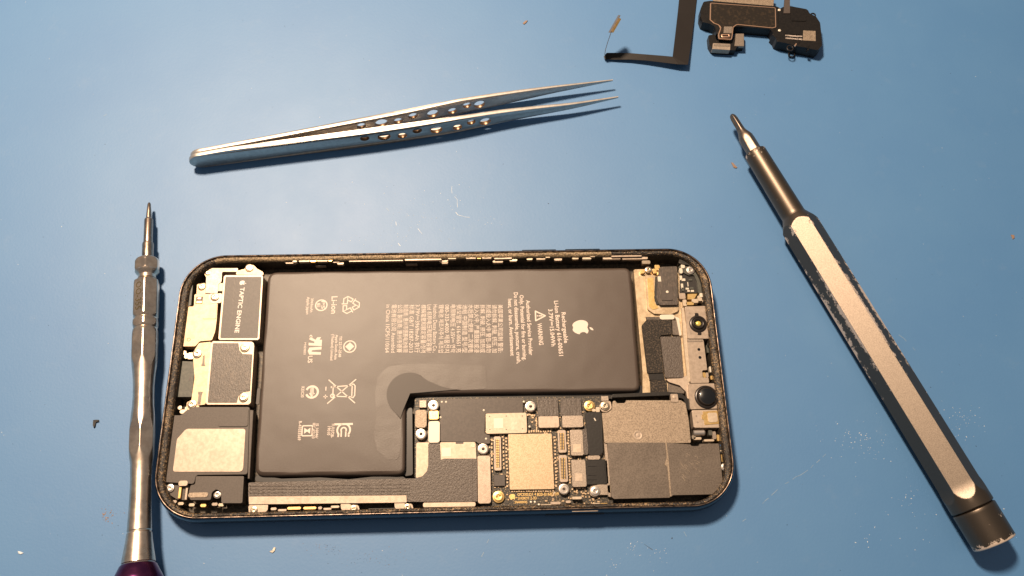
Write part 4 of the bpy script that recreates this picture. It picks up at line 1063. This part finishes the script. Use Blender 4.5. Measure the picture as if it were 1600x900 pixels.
def tweezer_arm(line, side, holes, thick):
    """line: pixels of the outer top edge; side -1 front arm, +1 rear arm"""
    u0, u1 = line[0][0], line[-1][0]
    ztop = lambda u: lerp_tab([(u0, 0.70), (u0 + 60, 0.76), (715, 0.76), (u1, 0.40)], u)
    zbot = lambda u: lerp_tab([(u0, 0.004), (690, 0.004), (780, 0.07), (u1, 0.345)], u)
    N = 90; pts = []
    for i in range(N + 1):
        u = u0 + (u1 - u0) * i / N
        v = lerp_tab(line, u); p = P(u, v, ztop(u)); pts.append(Vector((p.x, p.y)))
    # smooth the line
    for _ in range(12):
        pts = [pts[0]] + [(pts[i - 1] + pts[i] * 2 + pts[i + 1]) / 4 for i in range(1, N)] + [pts[-1]]
    S_ = [0.0]
    for a, b in zip(pts, pts[1:]): S_.append(S_[-1] + (b - a).length)
    L = S_[-1]
    us = [u0 + (u1 - u0) * i / N for i in range(N + 1)]
    def at(s):
        for i in range(N):
            if s <= S_[i + 1] or i == N - 1:
                f = (s - S_[i]) / (S_[i + 1] - S_[i]); break
        p = pts[i].lerp(pts[i + 1], f)
        j0, j1 = max(0, i - 2), min(N, i + 3)
        d = (pts[j1] - pts[j0]).normalized()
        return p, Vector((-d.y, d.x)) * (-side)          # inward normal
    out = []
    for i in range(2, N + 1): out.append((S_[i], zbot(us[i])))
    for i in range(N, 1, -1): out.append((S_[i], ztop(us[i])))
    # rounded tail end
    zc, hr = 0.36, 0.36
    for k in range(1, 12):
        t = math.radians(90 + 15 * k)
        out.append((S_[2] + 0.42 * math.cos(t), 0.365 + 0.36 * math.sin(t)))
    hs = []
    for (u, v, r) in holes:
        best = None
        for i in range(N * 4):
            s = L * i / (N * 4)
            p, n = at(s)
            if side > 0: p = p + n * thick
            for zz in [0.12 + 0.03 * k for k in range(18)]:
                q = pix((p.x, p.y, zz)); e = (q[0] - u) ** 2 + (q[1] - v) ** 2
                if best is None or e < best[0]: best = (e, s, zz)
        best = (0, best[1], min(max(best[2], r + 0.13), 0.63 - r))
        hs.append(circle(best[1], best[2], r + 0.012, 22)[::-1])
    me = plate_mesh(out, hs, thick, 0.02)
    hc = [(sum(p[0] for p in h) / len(h), sum(p[1] for p in h) / len(h), math.dist(h[0], h[11]) / 2) for h in hs]
    walls = []
    for p in me.polygons:                         # hole walls: shade and copper reflection put into a dark brown
        walls.append(int(abs(p.normal.z) < 0.5 and any(math.dist((p.center.x, p.center.y), c[:2]) < c[2] + 0.03 for c in hc)))
    for v in me.vertices:
        s, z, t = v.co
        p, n = at(max(0.0, min(L, s)))
        if s < 0:
            d = (pts[4] - pts[0]).normalized(); p = pts[0] + d * s
        taper = 1.0 if s < L * 0.72 else 1.0 - 0.62 * (s - L * 0.72) / (L * 0.28)
        q = p + n * (thick / 2 + t * taper)
        v.co = (q.x, q.y, z)
    o = link('arm', me, 'steel', TW, 40)
    me.materials.append(MATS['hole_wall']); me.polygons.foreach_set('material_index', walls)
    return o
front = [(297, 246), (352, 236), (406, 229), (460, 222.8), (527, 214.8), (580, 208), (640, 199), (715, 186.9), (786, 175.8), (857, 168.2), (893, 165), (967, 153.6)]
rear = [(299, 234), (325, 229.5), (415, 212.8), (505, 195.8), (570, 183.5), (640, 170.3), (715, 153.8), (786, 143), (857, 133.5), (957, 122.3)]
tweezer_arm(front, -1, [(568.5, 213.6, .13), (600.6, 213.6, .19), (628, 212.5, .13), (651.4, 203, .135), (682, 203.3, .18), (714.5, 199, .135), (736.4, 190.8, .125), (757.8, 190.4, .17)], 0.14)
tweezer_arm(rear, 1, [(563.5, 193.8, .13), (596, 191, .19), (622, 189.5, .13), (645.7, 181, .135), (677, 178, .18), (707.4, 173.6, .135), (729.3, 164.8, .125), (750, 163, .17)], 0.12)

# ================================================================== SLIM SILVER SCREWDRIVER (left)
def axis_param(p0, p1, u, v, ext=1.0):
    """where along the axis p0-p1 the photograph shows row v"""
    p0, p1 = Vector(p0), Vector(p1); ax = (p1 - p0).normalized()
    a, d = RM.transposed() @ (p0 - CAM_LOC), RM.transposed() @ ax
    s = (FPX * a.y - (v - 450) * a.z) / ((v - 450) * d.z - FPX * d.y)
    return s, p0 + ax * s

def left_driver():
    p0 = P(233.2, 317, 0.33); p1 = P(215.5, 905, 0.74)
    root = empty('silver_screwdriver', Vector((P(223, 600, 0).x, P(223, 600, 0).y, 0)))
    tag(root, 'slim polished silver precision screwdriver with violet cap beside the phone', 'screwdriver')
    def row(v, w, ap=None):
        s, q = axis_param(p0, p1, 233.2 + (215.5 - 233.2) * (v - 317) / 588.0, v, 1.3)
        r = w / 2 / pxcm(q)
        return (s, r, r * ap if ap else None)
    axis_solid('bit', p0, p1, [row(317, 3), row(319, 5), row(330, 7), row(341, 8.5), row(342.5, 12), row(344, 13), row(379, 13.5), row(380, 16), row(382, 17), row(406, 17)], 'bit_steel', root, 32)
    A = 0.93
    rows = [row(404.5, 22), row(405.5, 30, .93)]
    n = 14
    for i in range(n + 1):
        v = 407 + 23 * i / n; x = (i / n - 0.42) / 0.58
        rows.append(row(v, 40 * math.sqrt(max(0.30, 1 - 0.55 * x * x)), .86 if 0 else None))
    rows = [(s, R, 16.0 / pxcm(p0) if s < row(424, 30)[0] else None) for s, R, _ in rows]
    rows += [row(431, 26), row(436, 27)]
    axis_solid('swivel_collar', p0, p1, rows, 'chrome', root, 72, roll=math.radians(19), smooth=24)
    # hexagonal grip: radius envelope and flats
    def hexrow(v, w, f): 
        s, R, _ = row(v, w); return (s, R, row(v, f)[1] if f else None)
    H = []
    H += [hexrow(437, 28, None), hexrow(439, 33, 34.5), hexrow(441, 38, 34.5), hexrow(444, 39, 34.8), hexrow(448, 39.2, 34.8)]
    H += [hexrow(v, 39.4, 35) for v in (455, 465, 475, 485, 490)]
    H += [hexrow(494, 39, 35), hexrow(496.5, 36, 35), hexrow(498, 34, None), hexrow(499.5, 36, 35), hexrow(502, 38.8, 35.2), hexrow(506, 39.4, 35.2), hexrow(510, 38.8, 35.3), hexrow(512.5, 36, 35.3), hexrow(514, 34, None), hexrow(516, 37, 35.5), hexrow(519, 39.2, 35.5), hexrow(523, 40, 35.5)]
    H += [hexrow(v, 40.2, 35.8) for v in (530, 540, 550, 558)]
    for i in range(13):
        f = i / 12; v = 560 + 26 * f; H.append(hexrow(v, 40.2 - 7.0 * f ** 0.8, 35.8))
    H += [hexrow(v, w, None) for v, w in ((595, 32), (605, 31), (620, 31), (635, 32), (648, 34.5))]
    for i in range(25):
        f = i / 24; v = 655 + 70 * f; w = 35.5 + 7.0 * math.sin(math.pi * f) ** 1.2 - 3.0 * f; H.append(hexrow(v, w, 34.6))
    H += [hexrow(v, w, None) for v, w in ((740, 31.5), (755, 31), (775, 31.8), (795, 33.2), (815, 35.2), (829, 36.6), (830.5, 35.2), (832, 35.2), (833.5, 37.6), (845, 40), (860, 44.5), (872, 48.5), (879, 50.5), (880, 47), (884, 46))]
    axis_solid('grip', p0, p1, H, 'chrome', root, 144, roll=math.radians(19), smooth=22)
    axis_solid('swivel_cap', p0, p1, [row(881, 44), row(881.8, 52), row(884, 56), row(892, 63), row(900, 71), row(906, 76), row(925, 79), row(965, 80), row(970, 74), row(973, 60)], 'violet', root, 64, flats=12)
    # engraved marks on the upper left flat
    ax = (p1 - p0).normalized(); sx = ax.cross(Vector((0, 0, 1))).normalized(); sy = sx.cross(ax).normalized()
    th = math.radians(22.0)
    # flats face roll + k*60; the one leaning to the left of the picture
    cand = [math.radians(19) + k * math.pi / 3 for k in range(6)]
    nl = min(cand, key=lambda t: abs((sx * math.sin(t) + sy * math.cos(t)).angle(Vector((-0.62, -0.1, 0.78)))))
    nn = sx * math.sin(nl) + sy * math.cos(nl); tt = nn.cross(ax).normalized()
    def engrave(body, v0, v1, h):
        me = glyphs(body, 0.0)
        s0, q0 = axis_param(p0, p1, 233.2 + (215.5 - 233.2) * (v0 - 317) / 588.0, v0); s1, q1 = axis_param(p0, p1, 233.2 + (215.5 - 233.2) * (v1 - 317) / 588.0, v1)
        ap = row((v0 + v1) / 2, 35.2)[1] + 0.004
        x0 = min(v.co.x for v in me.vertices); x1 = max(v.co.x for v in me.vertices)
        upv = tt if tt.x > 0 else -tt
        for v in me.vertices:
            s = s0 + (s1 - s0) * (v.co.x - x0) / (x1 - x0)
            q = p0 + ax * s + nn * ap + upv * ((v.co.y - 0.355) * h / 0.71); v.co = q
        link('engraving', me, 'engraving', root)
    engrave('OO-355', 446, 489, 0.20)
    engrave('0.6×', 541, 563, 0.17)
    engrave('✚', 527, 536, 0.2)
    return root
left_driver()

# ================================================================== DARK HEXAGONAL SCREWDRIVER (right)
def right_driver():
    AZ = 0.60
    p0 = P(1145, 182, AZ); p1 = P(1554.5, 849, AZ)
    root = empty('dark_screwdriver', Vector((P(1350, 515, 0).x, P(1350, 515, 0).y, 0)))
    tag(root, 'dark lacquered hexagonal screwdriver with worn edges and cross bit', 'screwdriver')
    def sv(v): return axis_param(p0, p1, 1145 + 409.5 * (v - 182) / 667.0, v, 1.02)
    def row(v, wpx, fl=None):
        s, q = sv(v); k = pxcm(q); return (s, wpx / 2 / k, fl / 2 / k if fl else None)
    ax = (p1 - p0).normalized(); sx = ax.cross(Vector((0, 0, 1))).normalized(); sy = sx.cross(ax).normalized()
    # roll so that one flat leans towards the viewer
    mid = (p0 * 0.35 + p1 * 0.65); want = ((LAMP - mid).normalized() + (CAM_LOC - mid).normalized()).normalized()
    roll = math.atan2(want.dot(sx), want.dot(sy))
    # bit: fluted cross tip, neck, hexagonal shank
    def bit():
        bm = bmesh.new(); n = 48; rows = []
        spec = [(179, 4.0, 0.0), (180, 7.0, 0.35), (182, 9.5, 0.5), (186, 11, 0.5), (192, 11.5, 0.5), (198, 11.8, 0.4), (203, 12.5, 0.2), (206, 14, 0.05), (211, 19, 0), (215, 22.5, 0), (220, 23.5, -1), (242, 23.5, -1), (248, 23.5, -1)]
        for v, w, fl in spec:
            s, q = sv(v); r0 = w / 2 / pxcm(q); ring = []
            
            for i in range(n):
                t = 2 * math.pi * i / n; r = r0
                if fl > 0: r = r0 * (1 - fl * max(0, math.sin(2 * (t - 0.3)) ** 2) ** 0.8 * 0.62)
                if fl < 0:
                    k = math.pi / 3; d = ((t - roll + k / 2) % k) - k / 2; r = min(r0, r0 * 0.885 / math.cos(d))
                ring.append(bm.verts.new(p0 + ax * s + (sx * math.sin(t) + sy * math.cos(t)) * r))
            rows.append(ring)
        for a, b in zip(rows, rows[1:]):
            for i in range(n): bm.faces.new((a[i], a[(i + 1) % n], b[(i + 1) % n], b[i]))
        bm.faces.new(rows[0])
        from_bm('cross_bit', bm, 'hex_tip', root, 28)
    bit()
    k6 = math.pi / 3
    sA, sB = sv(346)[0], sv(796)[0]
    def wear(s, t):
        d = abs(((t - roll) % k6) - k6 / 2) / (k6 / 2)        # 0 at a corner, 1 mid flat
        f = (s - sA) / (sB - sA)
        if s < sA: return 0.46 if s < sv(242)[0] else (0.36 if s < sv(252)[0] else 0.31)
        if s > sB: return 0.33 if s < sv(841)[0] else (0.47 if s < sv(845.5)[0] else 0.68)
        mid = math.exp(-((f - 0.36) / 0.17) ** 2)
        mid = math.exp(-((f - 0.36) / 0.21) ** 2)
        o = abs((t - roll + math.pi / 2) % math.pi - math.pi / 2)
        w = 0.20 + max(0, 1 - d * 1.3) * (0.07 + 0.09 * mid)
        if o > math.pi / 6: w += 0.05 + 0.19 * mid * max(0, 1.4 - d)
        w += 0.22 * math.exp(-((f - 0.035) / 0.02) ** 2) * max(0, 1 - d * 0.9)
        return w
    rows = [row(237.5, 30), row(238.5, 33), row(240, 34)]
    rows += [row(240 + 4 * i, 34 + 0.14 * i) for i in range(1, 25)]
    rows += [row(337, 38), row(339, 39.5)]
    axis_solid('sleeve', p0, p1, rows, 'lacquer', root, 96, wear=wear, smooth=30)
    B = []
    for i in range(15):
        f = i / 14; v = 338 + 16 * f; B.append(row(v, 38.5 + 20.5 * f, 50.5 if f > 0.3 else None))
    v = 357
    while v < 752:
        B.append(row(v, 59 + 8 * (v - 354) / 440.0, 50.5 + 6.2 * (v - 354) / 440.0)); v += 3.0
    for i in range(16):
        f = i / 15; v = 753 + 25 * f; B.append(row(v, 66.3 + 0.4 * f, 56.1 + 11.5 * f ** 2.2))
    B += [row(785, 67), row(791, 67), row(792, 66), row(793, 62), row(793.6, 60)]
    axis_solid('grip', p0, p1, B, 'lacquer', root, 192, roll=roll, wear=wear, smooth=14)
    E_ = [row(793.4, 58), row(794, 62), row(795, 66), row(796, 67)] + [row(v, 67) for v in range(800, 846, 3)] + [row(847, 67), row(848.4, 65.5), row(849.4, 62)]
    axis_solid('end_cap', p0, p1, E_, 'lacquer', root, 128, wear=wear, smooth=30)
right_driver()

# ================================================================== EARPIECE MODULE (top right)
def earpiece():
    z = 0.40
    root = empty('earpiece_module', Vector((P(1185, 40, 0).x, P(1185, 40, 0).y, 0)))
    tag(root, 'black earpiece speaker module with copper edged panel lying at the mat top', 'speaker part')
    q = lambda X, Y: (1080 + X / 7.27, Y / 7.27)
    body = poly('body', [q(*p) for p in [(110, 90), (140, 20), (215, 8), (960, 70), (1010, 90), (1010, 330), (950, 400), (900, 330), (560, 300), (480, 300), (470, 380), (290, 380), (270, 300), (215, 270), (130, 250), (105, 180)]], 0.0, z, 'ear_black', root, 0.03, 2, 0.04)
    poly('end_block', [q(*p) for p in [(990, 110), (1040, 80), (1130, 70), (1320, 105), (1345, 150), (1420, 190), (1465, 260), (1480, 400), (1485, 520), (1440, 570), (1380, 560), (1300, 540), (1180, 520), (1080, 490), (975, 470), (960, 430), (920, 390), (960, 330), (1000, 300)]], 0.0, z + 0.03, 'ear_black', root, 0.04, 2, 0.05)
    edge = poly('copper_edge', [q(*p) for p in [(215, 30), (960, 85), (965, 310), (920, 320), (520, 280), (480, 310), (470, 400), (460, 450), (310, 440), (305, 390), (330, 320), (310, 285), (255, 265), (210, 225)]], z - 0.03, z + 0.012, 'copper', root, 0.008, 1, 0.05)
    rim = W([q(*p) for p in [(215, 30), (960, 85), (965, 310), (920, 320), (520, 280), (480, 310), (470, 400), (460, 450), (310, 440), (305, 390), (330, 320), (310, 285), (255, 265), (210, 225)]], z + 0.012)
    prism('panel', inset(rounded(rim, 0.05), 0.034), z, z + 0.024, 'ear_panel', root, 0.008)
    poly('contact_plate', [q(*p) for p in [(372, 300), (468, 300), (462, 378), (366, 374)]], z, z + 0.028, 'plate_grey', root, 0.006)
    me = plate_mesh(rounded([(-0.155, -0.07), (0.155, -0.07), (0.155, 0.07), (-0.155, 0.07)], 0.05), [rounded([(-0.10, -0.026), (0.10, -0.026), (0.10, 0.026), (-0.10, 0.026)], 0.02)[::-1]], 0.05, 0.012)
    c = P(*q(388, 415), z); me.transform(Matrix.Translation((c.x, c.y, z + 0.03))); link('copper_loop', me, 'copper', root, 40)
    poly('plug_arm', [q(*p) for p in [(195, 400), (270, 390), (285, 460), (480, 460), (500, 380), (600, 380), (600, 525), (510, 535), (505, 570), (450, 570), (240, 560), (205, 500)]], 0.0, 0.26, 'ear_black', root, 0.02, 2, 0.04)
    poly('plug_pad', [q(*p) for p in [(505, 380), (600, 380), (602, 524), (490, 522), (500, 460)]], 0.2, 0.30, 'plate_grey', root, 0.012)
    poly('plug', [q(*p) for p in [(248, 490), (445, 500), (442, 568), (240, 555)]], 0.1, 0.31, 'plate', root, 0.02, 2, 0.02)
    poly('plug_face', [q(*p) for p in [(262, 498), (440, 506), (439, 530), (256, 522)]], 0.28, 0.318, 'plate_grey', root, 0.004)
    poly('metal_tab', [q(*p) for p in [(255, -60), (945, -60), (935, 72), (900, 66), (250, 20)]], 0.25, 0.36, 'shield_tan', root, 0.01)
    poly('flex_tail', [q(*p) for p in [(1065, -60), (1125, -60), (1122, 60), (1125, 150), (1050, 150), (1055, 70)]], z, z + 0.06, 'chip_dark', root, 0.01)
    zz = z + 0.033
    for X, Y in ((998, 120), (1000, 352)): lathe('locating_pin', *q(X, Y), z, [(0.05, z - 0.02), (0.05, z + 0.035), (0.035, z + 0.045), (0, z + 0.045)], 'cream_white', root, 14)
    poly('recess_panel', [q(*p) for p in [(1060, 255), (1240, 270), (1235, 390), (1065, 385)]], z, z + 0.045, 'ear_black', root, 0.01, 1, 0.03)
    poly('upper_step', [q(*p) for p in [(1130, 140), (1300, 150), (1310, 240), (1135, 235)]], z, z + 0.05, 'ear_black', root, 0.012, 1, 0.04)
    poly('code_label', [q(*p) for p in [(1272, 345), (1412, 352), (1415, 466), (1270, 458)]], z + 0.02, z + 0.034, 'shield_tan', root, 0.001)
    lettering([('FV7949600ELJXWF', q(1072, 402), q(1262, 414), 0.055), ('C3N7K0A4LR-28Q', q(1072, 432), q(1262, 446), 0.055)], 'print', root, z + 0.036)
    def ring(u, v, zc, R, r, m, name):
        me = plate_mesh(circle(0, 0, R, 24), [circle(0, 0, r, 20)[::-1]], 0.05, 0.012); c = P(u, v, zc)
        me.transform(Matrix.Translation((c.x, c.y, zc))); link(name, me, m, root, 40)
    ring(*q(1383, 175), 0.30, 0.105, 0.065, 'ear_black', 'fixing_lug'); ring(*q(1140, 620), 0.06, 0.125, 0.08, 'ear_black', 'fixing_lug'); ring(*q(1122, 548), z + 0.02, 0.12, 0.085, 'lens_ring', 'fixing_ring'); ring(*q(228, 570), 0.04, 0.06, 0.035, 'ear_black', 'fixing_lug')
    poly('copper_fleck', [q(*p) for p in [(1170, 515), (1190, 490), (1202, 495), (1185, 525)]], z, z + 0.04, 'copper', root, 0.004)
    for X, Y in ((1335, 520), (1330, 560), (1230, 475)): poly('rib', [q(X - 8, Y - 12), q(X + 8, Y - 10), q(X + 8, Y + 12), q(X - 8, Y + 10)], z - 0.1, z + 0.05, 'ear_black', root, 0.01)
earpiece()

# ================================================================== BLACK FLEX STRIP (top)
def strip():
    root = empty('black_flex_strip', Vector((P(1010, 90, 0).x, P(1010, 90, 0).y, 0)))
    tag(root, 'L shaped black adhesive flex strip with upright gold tipped end', 'flex cable')
    pts = [(1063, -20, .04), (1091, -20, .04), (1086, 20, .08), (1081, 60, .16), (1075, 101, .27), (1060, 100.5, .26), (1035, 97.5, .22), (1010, 94.5, .19), (985, 93, .15), (965, 93, .12), (945, 92.5, .09), (943.5, 88, .09), (948, 82.5, .11), (965, 82.5, .13), (985, 83, .16), (1010, 85, .19), (1035, 87, .22), (1051, 88.5, .24), (1055, 55, .16), (1059, 20, .08)]
    xy = [P(u, v, z).xy.to_tuple() for u, v, z in pts]; zt = [p[2] for p in pts]
    if area(xy) < 0: xy = xy[::-1]; zt = zt[::-1]
    bm = bmesh.new(); add_prism(bm, xy, [z - 0.018 for z in zt], zt, 0)
    bm.normal_update(); bmesh.ops.triangulate(bm, faces=[f for f in bm.faces if len(f.verts) > 4])
    from_bm('ribbon', bm, 'tape', root)
    # fold at the left end, then the tail standing up
    ray = (P(950, 70, 0) - CAM_LOC).normalized()
    bm = bmesh.new(); n = 10; prev = None
    path = [P(945.5, 88, 0.12), P(945, 85, 0.20), P(946, 78, 0.36), P(949.5, 66, 0.62), P(953, 56, 0.86), P(955.5, 49, 1.02)]
    wv = Vector((ray.x, ray.y, ray.z)) * 0.16
    L = []
    for i, p in enumerate(path):
        t = (path[min(i + 1, len(path) - 1)] - path[max(i - 1, 0)]).normalized(); nn = t.cross(ray).normalized() * 0.010
        L.append([bm.verts.new(p + a * wv + b * nn) for a, b in ((-1, -1), (1, -1), (1, 1), (-1, 1))])
    for a, b in zip(L, L[1:]):
        for i in range(4): bm.faces.new((a[i], a[(i + 1) % 4], b[(i + 1) % 4], b[i]))
    bm.faces.new(L[0]); bm.faces.new(L[-1][::-1])
    from_bm('upright_tail', bm, 'plate_grey', root)
    # connector plate at its end
    a, b = P(954, 52, 0.96), P(969.5, 25, 1.30)
    d = (b - a).normalized(); side = (ray - d * ray.dot(d)).normalized(); nrm = d.cross(side).normalized()
    side = (side + nrm * 0.22).normalized(); nrm = d.cross(side).normalized()
    bm = bmesh.new()
    def slab(s0, s1, w, t, off=0):
        c8 = [bm.verts.new(a + d * s + side * ww * w + nrm * (off + tt * t)) for s in (s0, s1) for ww in (-1, 1) for tt in (-1, 1)]
        for f in ((0, 1, 3, 2), (4, 6, 7, 5), (0, 4, 5, 1), (2, 3, 7, 6), (0, 2, 6, 4), (1, 5, 7, 3)): bm.faces.new([c8[i] for i in f])
    Lc = (b - a).length
    slab(0.04, Lc * 0.86, 0.20, 0.030)
    from_bm('connector', bm, 'gold', root)
    bm = bmesh.new(); slab(0.0, Lc, 0.13, 0.012, 0.045)
    from_bm('connector_backing', bm, 'plate_grey', root)
strip()

# ================================================================== CRUMBS BIG ENOUGH TO POINT AT
def crumb(name, px, h, mat, label, cat):
    bm = bmesh.new(); pts = W(px, 0.0)
    add_prism(bm, pts, 0.001, h, min(0.008, h * 0.3))
    for v in bm.verts:
        if v.co.z > 0.01: v.co += Vector((random.uniform(-1, 1), random.uniform(-1, 1), random.uniform(-1, 1))) * 0.006
    o = from_bm(name, bm, mat, None); tag(o, label, cat)
crumb('black_crumb', [(146.5, 657), (151, 656), (155, 656.5), (155, 659), (150.5, 660), (149.5, 667), (147.5, 669), (146, 665)], 0.05, 'crumb_dark', 'bent black crumb of rubber left of the silver screwdriver', 'crumb')
crumb('pale_sliver', [(421, 862), (426, 860.5), (428.5, 855), (430.5, 856), (429.5, 861), (426, 864)], 0.03, 'cream_white', 'curved cream sliver on the mat below the phone', 'sliver')
crumb('brown_shaving', [(1142, 254), (1145, 255), (1148, 259), (1152, 262), (1150, 263.5), (1146, 262), (1144, 258)], 0.03, 'crumb_brown', 'tiny brown shaving beside the dark screwdriver sleeve', 'shaving')
crumb('brown_shaving', [(817, 37), (821, 33), (824.5, 32.5), (822, 36), (818.5, 38.5)], 0.03, 'crumb_brown', 'tiny brown shaving alone near the mat top above the tweezers', 'shaving')
crumb('brown_shaving', [(1579, 367), (1584, 368), (1585, 372), (1582, 374)], 0.03, 'crumb_brown', 'tiny brown shaving near the right edge of the mat', 'shaving')
crumb('white_chip', [(28, 861), (33, 862), (37, 864), (33, 866), (29, 865)], 0.02, 'crumb_white', 'small white chip in the lower left corner of the mat', 'chip')

bpy.data.scenes.remove(TMP)
